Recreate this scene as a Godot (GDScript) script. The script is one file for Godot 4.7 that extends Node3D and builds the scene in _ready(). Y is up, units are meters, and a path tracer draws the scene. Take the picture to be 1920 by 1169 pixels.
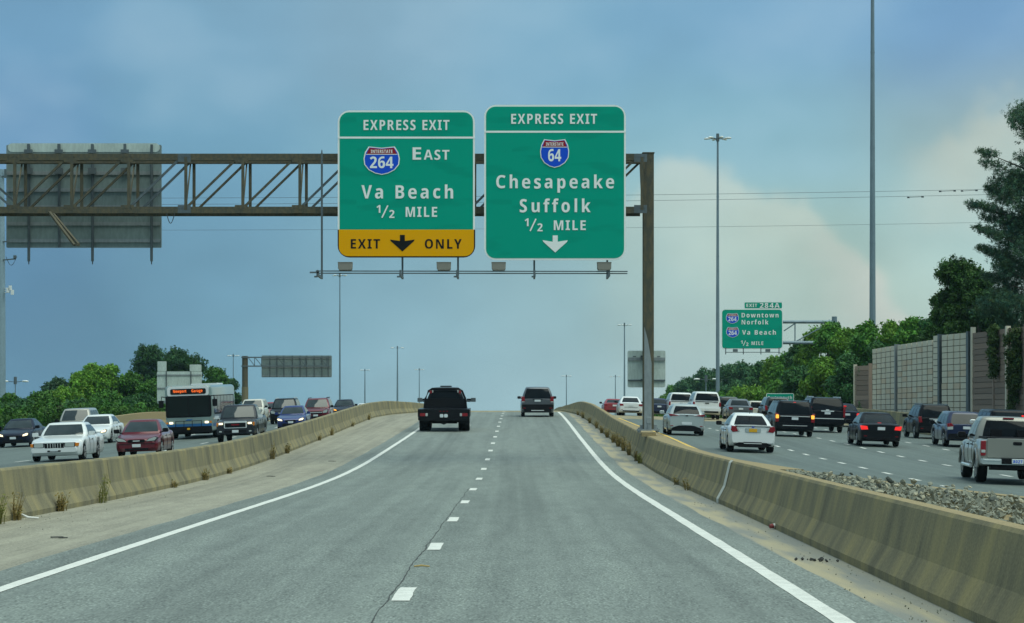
extends Node3D
# A reversible express roadway between two carriageways, climbing to an overpass, under a sign gantry.

const F := 4200.0        # lens: pixels of the 1920 wide photograph per unit of slope
const EYE := 1.66        # eye height above the road
const HOR := 778.0       # row of the level line of sight
const EXPO := 1.75

var M := {}
var rng := RandomNumberGenerator.new()
var used := {}

# ------------------------------------------------------------------ mesh builder
class Mb:
	var v := PackedVector3Array()
	var uv := PackedVector2Array()
	var uv2 := PackedVector2Array()
	var sm := PackedInt32Array()
	func tri(a: Vector3, b: Vector3, c: Vector3, s := -1) -> void:
		v.append(a); v.append(b); v.append(c)
		for i in 3:
			uv.append(Vector2.ZERO)
		sm.append(s)
	func quad(a: Vector3, b: Vector3, c: Vector3, d: Vector3, s := -1) -> void:
		tri(a, b, c, s); tri(a, c, d, s)
	func orient(from: int) -> void:   # a closed piece: turn it so that its faces look outwards
		var sum := 0.0
		var o := v[from] if from < v.size() else Vector3.ZERO
		var i := from
		while i < v.size():
			sum += (v[i] - o).dot((v[i + 1] - o).cross(v[i + 2] - o))
			i += 3
		if sum > 0.0:
			flip(from)
	func flip(from: int) -> void:
		var i := from
		while i < v.size():
			var t := v[i + 1]; v[i + 1] = v[i + 2]; v[i + 2] = t
			var u := uv[i + 1]; uv[i + 1] = uv[i + 2]; uv[i + 2] = u
			if uv2.size() > i + 2:
				u = uv2[i + 1]; uv2[i + 1] = uv2[i + 2]; uv2[i + 2] = u
			i += 3
	func box(c: Vector3, s: Vector3, b := Basis()) -> void:
		var from := v.size()
		var h := s * 0.5
		var p := []
		for k in 8:
			p.append(c + b * Vector3(h.x if k & 1 else -h.x, h.y if k & 2 else -h.y, h.z if k & 4 else -h.z))
		for f in [[0, 1, 3, 2], [4, 5, 7, 6], [0, 1, 5, 4], [2, 3, 7, 6], [0, 2, 6, 4], [1, 3, 7, 5]]:
			var n: Vector3 = (p[f[0]] + p[f[2]]) * 0.5 - c
			var q: Vector3 = (p[f[1]] - p[f[0]]).cross(p[f[2]] - p[f[0]])
			if q.dot(n) > 0.0:
				quad(p[f[3]], p[f[2]], p[f[1]], p[f[0]])
			else:
				quad(p[f[0]], p[f[1]], p[f[2]], p[f[3]])
	func bar(a: Vector3, b: Vector3, w: float, h: float) -> void:   # a rectangular bar from a to b
		var d := b - a
		var y := Vector3.UP if absf(d.normalized().y) < 0.95 else Vector3(0, 0, 1)
		var x := d.cross(y).normalized()
		y = x.cross(d).normalized()
		box((a + b) * 0.5, Vector3(w, h, d.length()), Basis(x, y, -d.normalized()))
	func loft(rings: Array, s := 0, cap_a := true, cap_b := true, round_ring := true) -> void:
		var from := v.size()
		var n: int = rings[0].size()
		for i in rings.size() - 1:
			var a: PackedVector3Array = rings[i]
			var b: PackedVector3Array = rings[i + 1]
			for k in (n if round_ring else n - 1):
				var l := (k + 1) % n
				quad(a[k], a[l], b[l], b[k], s)
		for e in [[0, cap_a], [rings.size() - 1, cap_b]]:
			if e[1]:
				var r: PackedVector3Array = rings[e[0]]
				var m := Vector3.ZERO
				for p in r:
					m += p
				m /= n
				for k in n:
					if e[0] == 0:
						tri(m, r[(k + 1) % n], r[k], 7)
					else:
						tri(m, r[k], r[(k + 1) % n], 7)
		orient(from)
	func tube(a: Vector3, b: Vector3, ra: float, rb: float, n := 8, caps := true) -> void:
		var d := (b - a).normalized()
		var x := d.cross(Vector3.UP if absf(d.y) < 0.9 else Vector3(1, 0, 0)).normalized()
		var y := d.cross(x)
		var r1 := PackedVector3Array()
		var r2 := PackedVector3Array()
		for k in n:
			var c := x * cos(TAU * k / n) + y * sin(TAU * k / n)
			r1.append(a + c * ra); r2.append(b + c * rb)
		loft([r1, r2], 1, caps, caps)
	func path(pts: Array, radii: Array, n := 6) -> void:   # a bent tube
		var rings := []
		for i in pts.size():
			var d: Vector3 = (pts[mini(i + 1, pts.size() - 1)] - pts[maxi(i - 1, 0)]).normalized()
			var x := d.cross(Vector3.UP if absf(d.y) < 0.9 else Vector3(1, 0, 0)).normalized()
			var y := d.cross(x)
			var r := PackedVector3Array()
			for k in n:
				r.append(pts[i] + (x * cos(TAU * k / n) + y * sin(TAU * k / n)) * radii[i])
			rings.append(r)
		loft(rings, 1)
	func prism(poly: PackedVector2Array, z0: float, z1: float, bevel := 0.0) -> void:   # an outline in x and y, drawn from z0 to its face at z1
		var rings := []
		var n := poly.size()
		var c := Vector2.ZERO
		for p in poly:
			c += p
		c /= n
		var a := PackedVector3Array(); var b := PackedVector3Array(); var e := PackedVector3Array()
		for p in poly:
			var q: Vector2 = p - c
			var l := maxf(q.length(), 0.001)
			var inn := c + q * maxf(0.0, 1.0 - bevel / l)
			a.append(Vector3(p.x, p.y, z0))
			b.append(Vector3(p.x, p.y, z1 - signf(z1 - z0) * bevel))
			e.append(Vector3(inn.x, inn.y, z1))
		rings = [a, b, e] if bevel > 0.0 else [a, b]
		var from := v.size()
		for i in rings.size() - 1:
			for k in n:
				var l := (k + 1) % n
				quad(rings[i][k], rings[i][l], rings[i + 1][l], rings[i + 1][k], -1)
		var ix := Geometry2D.triangulate_polygon(poly)
		var last: PackedVector3Array = rings[-1]
		var ccw := not Geometry2D.is_polygon_clockwise(poly)
		var t := 0
		while t < ix.size():
			var order := [ix[t], ix[t + 1], ix[t + 2]]
			var pa: Vector2 = poly[order[1]] - poly[order[0]]
			var pb: Vector2 = poly[order[2]] - poly[order[0]]
			if (pa.cross(pb) > 0.0) != ccw:
				order = [order[0], order[2], order[1]]
			tri(last[order[0]], last[order[1]], last[order[2]])
			tri(a[order[0]], a[order[2]], a[order[1]])
			t += 3
		orient(from)
	func lathe_x(profile: Array, c: Vector3, n := 20, s := 2) -> void:   # rings of (x, radius) round the x axis
		var rings := []
		for p in profile:
			var r := PackedVector3Array()
			for k in n:
				r.append(c + Vector3(p[0], cos(TAU * k / n) * p[1], sin(TAU * k / n) * p[1]))
			rings.append(r)
		loft(rings, s)
	func mesh() -> ArrayMesh:
		var st := SurfaceTool.new()
		st.begin(Mesh.PRIMITIVE_TRIANGLES)
		var two := uv2.size() == v.size()
		for i in v.size():
			if i % 3 == 0:
				st.set_smooth_group(sm[i / 3])
			st.set_uv(uv[i])
			if two:
				st.set_uv2(uv2[i])
			st.add_vertex(v[i])
		st.generate_normals()
		return st.commit()

# ------------------------------------------------------------------ naming
func numbered(called: String) -> String:
	if not used.has(called):
		used[called] = 0
		return called
	used[called] += 1
	return "%s_%03d" % [called, used[called]]

func tag(o: Node, label: String, category := "", group := "", kind := "") -> Node:
	if label: o.set_meta("label", label)
	if category: o.set_meta("category", category)
	if group: o.set_meta("group", group)
	if kind: o.set_meta("kind", kind)
	return o

func put(mb: Mb, called: String, mat: Material, parent: Node = null, kind := "") -> MeshInstance3D:
	return put_mesh(mb.mesh(), called, mat, parent, kind)

func put_mesh(me: Mesh, called: String, mat: Material, parent: Node = null, kind := "") -> MeshInstance3D:
	var o := MeshInstance3D.new()
	o.mesh = me
	o.material_override = mat
	if parent == null:
		o.name = numbered(called)
		add_child(o)
	else:
		var k := 0
		var nm := called
		while parent.has_node(nm):
			k += 1
			nm = "%s_%03d" % [called, k]
		o.name = nm
		parent.add_child(o, true)
	if kind: o.set_meta("kind", kind)
	return o

func thing(called: String, label: String, category: String, where := Vector3.ZERO, turn := 0.0, group := "") -> Node3D:
	var o := Node3D.new()
	o.name = numbered(called)
	add_child(o)
	o.position = where
	o.rotation.y = turn
	tag(o, label, category, group)
	return o

func sub(called: String, parent: Node) -> Node3D:
	var o := Node3D.new()
	var k := 0
	var nm := called
	while parent.has_node(nm):
		k += 1
		nm = "%s_%03d" % [called, k]
	o.name = nm
	parent.add_child(o, true)
	return o

# ------------------------------------------------------------------ where things stand
func at(px: float, py: float, z: float) -> Vector3:
	return Vector3((px - 960.0) * z / F, EYE + (HOR - py) * z / F, -z)

func line_of(t: Array, z: float) -> float:
	if z <= t[0][0]: return t[0][1]
	for i in t.size() - 1:
		if z < t[i + 1][0]:
			return lerpf(t[i][1], t[i + 1][1], (z - t[i][0]) / (t[i + 1][0] - t[i][0]))
	return t[-1][1]

func soft(t: Array, z: float, w := 7.0) -> float:
	return (line_of(t, z - w) + 2.0 * line_of(t, z - w * 0.5) + 2.0 * line_of(t, z) + 2.0 * line_of(t, z + w * 0.5) + line_of(t, z + w)) / 8.0

var RC := [[-60, 0.0], [20, 0.0], [36, -0.03], [50, -0.07], [60, -0.05], [67, 0.02], [75, 0.165], [82, 0.33], [98, 0.69], [113, 1.07], [128, 1.42], [144, 1.735], [156, 1.9], [172, 1.98], [190, 1.9], [230, 1.3], [300, -0.6], [340, -2.0]]
var RR := [[-60, -0.35], [0, -0.35], [40, -0.25], [59, -0.06], [84, 0.23], [95, 0.47], [105, 0.69], [113, 0.8], [122, 0.92], [153, 1.46], [170, 1.62], [186, 1.62], [215, 1.35], [300, -0.8], [340, -2.0]]
var RL := [[-60, -0.25], [0, -0.25], [60, -0.15], [84, 0.0], [96, 0.06], [110, 0.25], [122, 0.44], [137, 0.68], [155, 1.08], [175, 1.4], [190, 1.42], [220, 1.1], [300, -0.8], [340, -2.0]]
func yc(_x: float, z: float) -> float: return soft(RC, z)
func yr(x: float, z: float) -> float: return soft(RR, z) - 0.03 * (x - 8.0)
func yl(x: float, z: float) -> float: return soft(RL, z) + 0.035 * (x + 14.0)
func x_left_line(z: float) -> float: return -4.87 + (clampf(z, 0, 150) - 20.0) * 0.0038
func x_right_line(z: float) -> float: return 2.66 + (clampf(z, 0, 160) - 20.0) * 0.0037
func x_dash(z: float) -> float: return -1.0 + (z - 20.0) * 0.0034
func x_left_base(z: float) -> float: return line_of([[0, -7.95], [60, -8.07], [132, -8.12], [141, -7.6], [150, -6.3], [160, -5.7], [340, -5.6]], z)
func x_right_base(z: float) -> float: return line_of([[0, 3.6], [20, 3.72], [41, 3.98], [60, 4.12], [110, 4.2], [140, 4.15], [150, 3.75], [158, 3.6], [340, 3.6]], z)
func h_left(z: float) -> float: return line_of([[0, 0.78], [60, 0.84], [141, 0.86], [152, 0.62], [165, 0.4], [340, 0.3]], z)
func h_right(z: float) -> float: return line_of([[0, 0.75], [27, 0.78], [41, 0.81], [57, 0.85], [77, 0.83], [100, 0.8], [126, 0.88], [143, 0.8], [152, 0.5], [165, 0.3], [340, 0.3]], z)
func x_median_back(z: float) -> float: return line_of([[-60, 7.2], [18, 6.3], [24.8, 5.75], [29.2, 5.25], [35.7, 4.78], [44, 4.52], [57, 4.68], [68, 4.88], [73, 4.97], [80, 4.88], [90, 4.66], [145, 4.6], [158, 4.1], [340, 4.1]], z)

func sheet(mb: Mb, xa: Callable, xb: Callable, y: Callable, z0: float, z1: float, dz: float, nx: int, lift: float, u1: Vector2, u2 := Vector2.ZERO, jitter := 0.0) -> void:
	var n := int(ceil((z1 - z0) / dz))
	var rows := []
	for i in n + 1:
		var z := lerpf(z0, z1, float(i) / n)
		var a: float = xa.call(z) + rng.randf_range(-jitter, jitter)
		var b: float = xb.call(z) + rng.randf_range(-jitter, jitter)
		var r := []
		for k in nx + 1:
			var x := lerpf(a, b, float(k) / nx)
			r.append(Vector3(x, y.call(x, z) + lift, -z))
		rows.append(r)
	for i in n:
		for k in nx:
			var p := [rows[i][k], rows[i + 1][k], rows[i + 1][k + 1], rows[i][k + 1]]
			for t in [[0, 1, 2], [0, 2, 3]]:
				for j in t:
					mb.v.append(p[j])
					mb.uv.append(Vector2(p[j].x / u1.x, p[j].z / u1.y))
					mb.uv2.append(Vector2(p[j].x / maxf(u2.x, 0.01), p[j].z / maxf(u2.y, 0.01)) if u2.x > 0.0 else Vector2.ZERO)
				mb.sm.append(1)

# ------------------------------------------------------------------ materials
func mat(called: String, c: Color, rough := 0.7, metal := 0.0) -> StandardMaterial3D:   # c: real-world linear base colour
	var m := StandardMaterial3D.new()
	m.resource_name = called
	m.albedo_color = c.linear_to_srgb()
	m.roughness = rough
	m.metallic = metal
	M[called] = m
	return m

func noise(sd: int, freq: float, oct := 4) -> FastNoiseLite:
	var n := FastNoiseLite.new()
	n.seed = sd
	n.frequency = freq
	n.fractal_octaves = oct
	n.noise_type = FastNoiseLite.TYPE_SIMPLEX_SMOOTH
	return n

func grain(sd: int, freq: float, size: int, oct := 4) -> PackedByteArray:
	var im := noise(sd, freq, oct).get_seamless_image(size, size)
	im.convert(Image.FORMAT_L8)
	return im.get_data()

func tex(w: int, h: int, px: Callable) -> ImageTexture:   # px(x, y) returns a linear colour
	var d := PackedByteArray()
	d.resize(w * h * 4)
	var i := 0
	for y in h:
		for x in w:
			var c: Color = (px.call(x, y) as Color).linear_to_srgb()
			d[i] = int(clampf(c.r, 0, 1) * 255.0); d[i + 1] = int(clampf(c.g, 0, 1) * 255.0); d[i + 2] = int(clampf(c.b, 0, 1) * 255.0); d[i + 3] = 255
			i += 4
	return ImageTexture.create_from_image(Image.create_from_data(w, h, false, Image.FORMAT_RGBA8, d))

func make_materials() -> void:
	# asphalt: pale and dark stones in grey binder; a second, larger layer of wheel-polished bands and patches
	var S := 512
	var a := grain(3, 0.22, S, 2)
	var b := grain(4, 0.09, S, 3)
	var c := grain(5, 0.012, S, 4)
	var mult := func(base: Color, amp: float, amp2: float) -> ImageTexture:
		return tex(S, S, func(x: int, y: int) -> Color:
			var i := y * S + x
			var f := 1.0 + (a[i] / 255.0 - 0.5) * amp + (b[i] / 255.0 - 0.5) * amp2 + (c[i] / 255.0 - 0.5) * 0.25
			var s := 1.0
			if a[i] > 205: s = 1.45
			elif a[i] < 50: s = 0.6
			var r := base * maxf(f * s, 0.1)
			r.a = 1.0
			return r)
	var band := noise(11, 0.05, 3)
	var blot := noise(12, 0.02, 4)
	var bands := tex(256, 256, func(x: int, y: int) -> Color:
		var u := float(x) / 256.0 * TAU
		var w := float(y) / 256.0 * TAU
		var s := band.get_noise_3d(cos(u) * 60.0, sin(u) * 60.0, cos(w) * 6.0)
		var t := blot.get_noise_3d(cos(u) * 40.0 + 100.0, sin(u) * 40.0 + cos(w) * 30.0, sin(w) * 30.0)
		var f := clampf(0.91 + s * 0.2 + t * 0.22, 0.5, 1.0)
		return Color(f, f, f * 0.99))
	var asphalt_tex: ImageTexture = mult.call(Color(0.188, 0.213, 0.194), 0.85, 0.6)
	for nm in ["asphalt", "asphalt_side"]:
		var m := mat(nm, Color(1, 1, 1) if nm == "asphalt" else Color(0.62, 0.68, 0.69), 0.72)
		m.albedo_texture = asphalt_tex
		m.detail_enabled = true
		m.detail_albedo = bands
		m.detail_blend_mode = BaseMaterial3D.BLEND_MODE_MUL
		m.detail_uv_layer = BaseMaterial3D.DETAIL_UV_2
		m.metallic_specular = 0.5
	var conc_tex: ImageTexture = mult.call(Color(0.30, 0.283, 0.222), 0.3, 0.3)
	for nm in ["concrete_slab", "deck"]:
		var m := mat(nm, Color(1, 1, 1) if nm == "concrete_slab" else Color(1.0, 0.9, 0.68), 0.85)
		m.albedo_texture = conc_tex
		m.detail_enabled = true
		m.detail_albedo = bands
		m.detail_blend_mode = BaseMaterial3D.BLEND_MODE_MUL
		m.detail_uv_layer = BaseMaterial3D.DETAIL_UV_2
	# right-hand gutter: concrete with a strip of sand and grit blown along it
	var sn := noise(21, 0.02, 4)
	var sand := tex(256, 512, func(x: int, y: int) -> Color:
		var w := float(y) / 512.0 * TAU
		var u := float(x) / 256.0
		var k := 0.5 + sn.get_noise_3d(u * 70.0, cos(w) * 26.0, sin(w) * 26.0) * 1.3
		k = clampf(k * (1.0 if u < 0.68 else 0.45) + (0.15 if u > 0.12 and u < 0.6 else -0.1), 0.0, 1.0)
		var g := 1.0 + (a[(y * 7 % S) * S + (x * 5) % S] / 255.0 - 0.5) * 0.45
		return Color(lerpf(0.22, 0.37, k) * g, lerpf(0.225, 0.325, k) * g, lerpf(0.2, 0.215, k) * g))
	mat("gutter", Color(1, 1, 1), 0.88).albedo_texture = sand
	# barrier concrete: rain streaks run down it, blotches of dirt, scrapes
	var st1 := noise(31, 0.05, 3)
	var st2 := noise(32, 0.02, 4)
	var st3 := noise(33, 0.3, 2)
	var streak := tex(1024, 128, func(x: int, y: int) -> Color:
		var w := float(x) / 1024.0 * TAU
		var cw := cos(w); var sw := sin(w)
		var v := float(y) / 128.0
		var s := st1.get_noise_3d(cw * 330.0, sw * 330.0, v * 10.0)
		var s2 := st1.get_noise_3d(cw * 900.0, sw * 900.0, v * 8.0 + 50.0)
		var p := st2.get_noise_3d(cw * 160.0, sw * 160.0, v * 30.0)
		var g := st3.get_noise_2d(x * 0.9, y * 0.9)
		var f := 1.0 + s * 0.17 * clampf(0.4 + p * 2.0, 0.0, 1.0) + s2 * 0.16 * clampf(0.5 - p * 2.0, 0.0, 1.0) + p * 0.6 + g * 0.22
		f = clampf(f, 0.35, 1.45)
		var warm := clampf(0.5 + p * 1.2, 0.0, 1.0)
		return Color(0.234 * f, lerpf(0.212, 0.198, warm) * f, lerpf(0.14, 0.104, warm) * f))
	mat("barrier", Color(1, 0.985, 0.9), 0.9).albedo_texture = streak
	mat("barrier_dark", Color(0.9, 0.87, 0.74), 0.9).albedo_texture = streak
	var cap_tex: ImageTexture = mult.call(Color(0.29, 0.225, 0.115), 0.4, 0.6)
	mat("cap", Color(1, 1, 1), 0.9).albedo_texture = cap_tex
	M.cap.uv1_triplanar = true
	M.cap.uv1_world_triplanar = true
	M.cap.uv1_scale = Vector3(0.8, 0.8, 0.8)
	var paint_tex: ImageTexture = mult.call(Color(0.8, 0.8, 0.76), 0.18, 0.3)
	mat("paint_white", Color(0.84, 0.84, 0.82), 0.7).albedo_texture = paint_tex
	mat("paint_yellow", Color(0.85, 0.55, 0.12), 0.7).albedo_texture = paint_tex
	mat("tar", Color(0.045, 0.048, 0.046), 0.8)
	mat("mortar", Color(0.5, 0.5, 0.44), 0.9)
	# rusty weathering steel, galvanised steel
	var r1 := noise(41, 0.035, 4)
	var rust := tex(256, 256, func(x: int, y: int) -> Color:
		var k := clampf(0.5 + r1.get_noise_2d(x * 1.2, y * 0.35) * 1.5, 0, 1)
		var g := 0.85 + 0.3 * (b[(y % S) * S + x % S] / 255.0)
		return Color(lerpf(0.07, 0.11, k) * g, lerpf(0.07, 0.093, k) * g, lerpf(0.052, 0.055, k) * g))
	var rm := mat("rust", Color(1, 1, 1), 0.75, 0.1)
	rm.albedo_texture = rust
	rm.uv1_triplanar = true
	rm.uv1_scale = Vector3(0.6, 0.6, 0.6)
	var galv := tex(256, 256, func(x: int, y: int) -> Color:
		var g := 0.8 + 0.3 * (b[(y % S) * S + x % S] / 255.0) + 0.2 * (c[y * S + x] / 255.0 - 0.5)
		return Color(0.27, 0.3, 0.31) * g)
	for nm in [["galvanised", Color(1, 1, 1), 0.5, 0.35], ["galvanised_dark", Color(0.42, 0.47, 0.5), 0.55, 0.3], ["sign_back", Color(0.78, 0.9, 0.85), 0.55, 0.2], ["mast_pale", Color(1.0, 1.25, 1.4), 0.5, 0.2], ["sign_back_pale", Color(1.9, 2.0, 1.8), 0.6, 0.05], ["mast", Color(0.75, 0.9, 1.0), 0.45, 0.3]]:
		var m := mat(nm[0], nm[1], nm[2], nm[3])
		m.albedo_texture = galv
		m.uv1_triplanar = true
		m.uv1_scale = Vector3(0.35, 0.12, 0.35)
	# sign sheeting
	var sg := noise(51, 0.012, 3)
	var green := tex(256, 256, func(x: int, y: int) -> Color:
		var k := 1.0 + clampf((sg.get_noise_2d(x * 0.5, y * 2.4) + 0.24) * 2.4, -0.6, 0.0) * 0.16
		return Color(0.0008 * k, 0.33 * k, 0.225 * k))
	var gm := mat("sign_green", Color(1, 1, 1), 0.42)
	gm.albedo_texture = green
	gm.metallic_specular = 0.2
	gm.uv1_triplanar = true
	gm.uv1_scale = Vector3(0.2, 0.2, 0.2)
	mat("sign_white", Color(0.84, 0.86, 0.83), 0.45).metallic_specular = 0.2
	mat("sign_yellow", Color(0.8, 0.37, 0.001), 0.45).metallic_specular = 0.2
	mat("sign_black", Color(0.012, 0.013, 0.014), 0.5).metallic_specular = 0.2
	mat("shield_blue", Color(0.012, 0.085, 0.62), 0.45).metallic_specular = 0.2
	mat("shield_red", Color(0.29, 0.018, 0.03), 0.45).metallic_specular = 0.2
	mat("lamp_housing", Color(0.22, 0.21, 0.18), 0.6)
	mat("lamp_white", Color(0.78, 0.8, 0.78), 0.35)
	# vehicles
	for nm in [["white", Color(0.72, 0.74, 0.74), 0.0], ["cream", Color(0.62, 0.6, 0.52), 0.0], ["silver", Color(0.42, 0.47, 0.47), 0.35], ["pewter", Color(0.26, 0.255, 0.225), 0.3], ["beige", Color(0.38, 0.37, 0.33), 0.25], ["maroon", Color(0.13, 0.006, 0.016), 0.1], ["red", Color(0.27, 0.012, 0.02), 0.05],
			["navy", Color(0.012, 0.017, 0.035), 0.15], ["blue", Color(0.012, 0.03, 0.16), 0.15], ["black", Color(0.005, 0.006, 0.009), 0.0], ["deep_blue", Color(0.008, 0.016, 0.06), 0.1], ["charcoal", Color(0.03, 0.034, 0.042), 0.2], ["grey", Color(0.13, 0.15, 0.17), 0.3], ["slate", Color(0.085, 0.095, 0.11), 0.3], ["dark_green", Color(0.012, 0.025, 0.026), 0.1], ["bus_grey", Color(0.21, 0.28, 0.27), 0.1], ["bus_blue", Color(0.015, 0.13, 0.34), 0.0]]:
		var m := mat("paint_of_" + nm[0], nm[1], 0.3, nm[2])
		m.clearcoat_enabled = true
		m.clearcoat = 0.25 if nm[0] in ["black", "charcoal", "navy"] else 0.7
		m.metallic_specular = 0.22 if nm[0] in ["black", "charcoal", "navy"] else 0.4
		m.clearcoat_roughness = 0.06
	mat("car_glass", Color(0.008, 0.013, 0.015), 0.05).metallic_specular = 0.4
	mat("screen_glass", Color(0.012, 0.022, 0.024), 0.05).metallic_specular = 0.6
	mat("tint_glass", Color(0.004, 0.006, 0.008), 0.06).metallic_specular = 0.3
	mat("tyre", Color(0.01, 0.01, 0.011), 0.85).metallic_specular = 0.25
	mat("trim_black", Color(0.008, 0.008, 0.01), 0.55).metallic_specular = 0.25
	mat("underbody", Color(0.008, 0.008, 0.008), 0.9).metallic_specular = 0.2
	mat("rim", Color(0.5, 0.52, 0.53), 0.3, 0.7)
	mat("chrome", Color(0.85, 0.87, 0.87), 0.2, 0.45)
	mat("lens_red", Color(0.22, 0.006, 0.014), 0.15)
	mat("lens_amber", Color(0.7, 0.22, 0.02), 0.15)
	mat("lens_clear", Color(0.42, 0.46, 0.45), 0.1)
	mat("plate", Color(0.62, 0.66, 0.68), 0.4)
	mat("plate_amber", Color(0.68, 0.36, 0.01), 0.4)
	for nm in [["glow_red", Color(1.0, 0.025, 0.02), 0.45], ["glow_amber", Color(1.0, 0.42, 0.05), 0.9], ["glow_white", Color(1.0, 0.86, 0.56), 1.0], ["glow_led", Color(1.0, 0.16, 0.02), 0.6]]:
		var m := mat(nm[0], nm[1] * 0.4, 0.3)
		m.emission_enabled = true
		m.emission = nm[1].linear_to_srgb()
		m.emission_energy_multiplier = nm[2]
	# wall, planks, stone
	mat("block", Color(0.62, 0.57, 0.45), 0.9)
	mat("block_warm", Color(0.6, 0.49, 0.36), 0.9)
	mat("mortar_joint", Color(0.15, 0.145, 0.12), 0.95)
	for nm in [["plank", Color(0.26, 0.185, 0.14)], ["plank_pale", Color(0.3, 0.22, 0.17)], ["plank_dark", Color(0.21, 0.155, 0.12)]]:
		var m := mat(nm[0], nm[1], 0.85)
		var wood := mult.call(Color(1, 1, 1), 0.25, 0.25)
		m.albedo_texture = wood
		m.uv1_triplanar = true
		m.uv1_scale = Vector3(0.3, 0.3, 1.0)
	for nm in [["stone", Color(0.33, 0.36, 0.36)], ["stone_pale", Color(0.55, 0.54, 0.49)], ["stone_dark", Color(0.13, 0.155, 0.17)], ["stone_tan", Color(0.4, 0.33, 0.22)]]:
		var m := mat(nm[0], nm[1], 0.9)
		m.albedo_texture = conc_tex
		m.albedo_color = (nm[1] * 2.2).linear_to_srgb()
		m.uv1_triplanar = true
		m.uv1_scale = Vector3(3, 3, 3)
	# growth
	for nm in [["leaf", Color(1, 1, 1)], ["dry_leaf", Color(0.21, 0.15, 0.05)], ["weed_leaf", Color(0.14, 0.14, 0.035)]]:
		var m := mat(nm[0], nm[1], 0.6)
		m.vertex_color_use_as_albedo = nm[0] == "leaf"
		m.backlight_enabled = true
		m.backlight = Color(0.35, 0.4, 0.2)
		m.metallic_specular = 0.35
	mat("bark", Color(0.1, 0.08, 0.06), 0.95)
	var gn := noise(61, 0.05, 5)
	var grass := tex(256, 256, func(x: int, y: int) -> Color:
		var w := TAU * x / 256.0
		var v := TAU * y / 256.0
		var k := 1.0 + gn.get_noise_3d(cos(w) * 40.0 + cos(v) * 23.0, sin(w) * 40.0, sin(v) * 40.0) * 0.9
		return Color(0.05 * k, 0.07 * k, 0.022 * k))
	mat("grass", Color(1, 1, 1), 0.95).albedo_texture = grass
	mat("wire", Color(0.06, 0.07, 0.08), 0.6, 0.3)
	mat("litter_white", Color(0.7, 0.7, 0.68), 0.6)
	mat("litter_red", Color(0.22, 0.03, 0.03), 0.6)
	mat("litter_tan", Color(0.4, 0.28, 0.1), 0.7)

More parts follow.
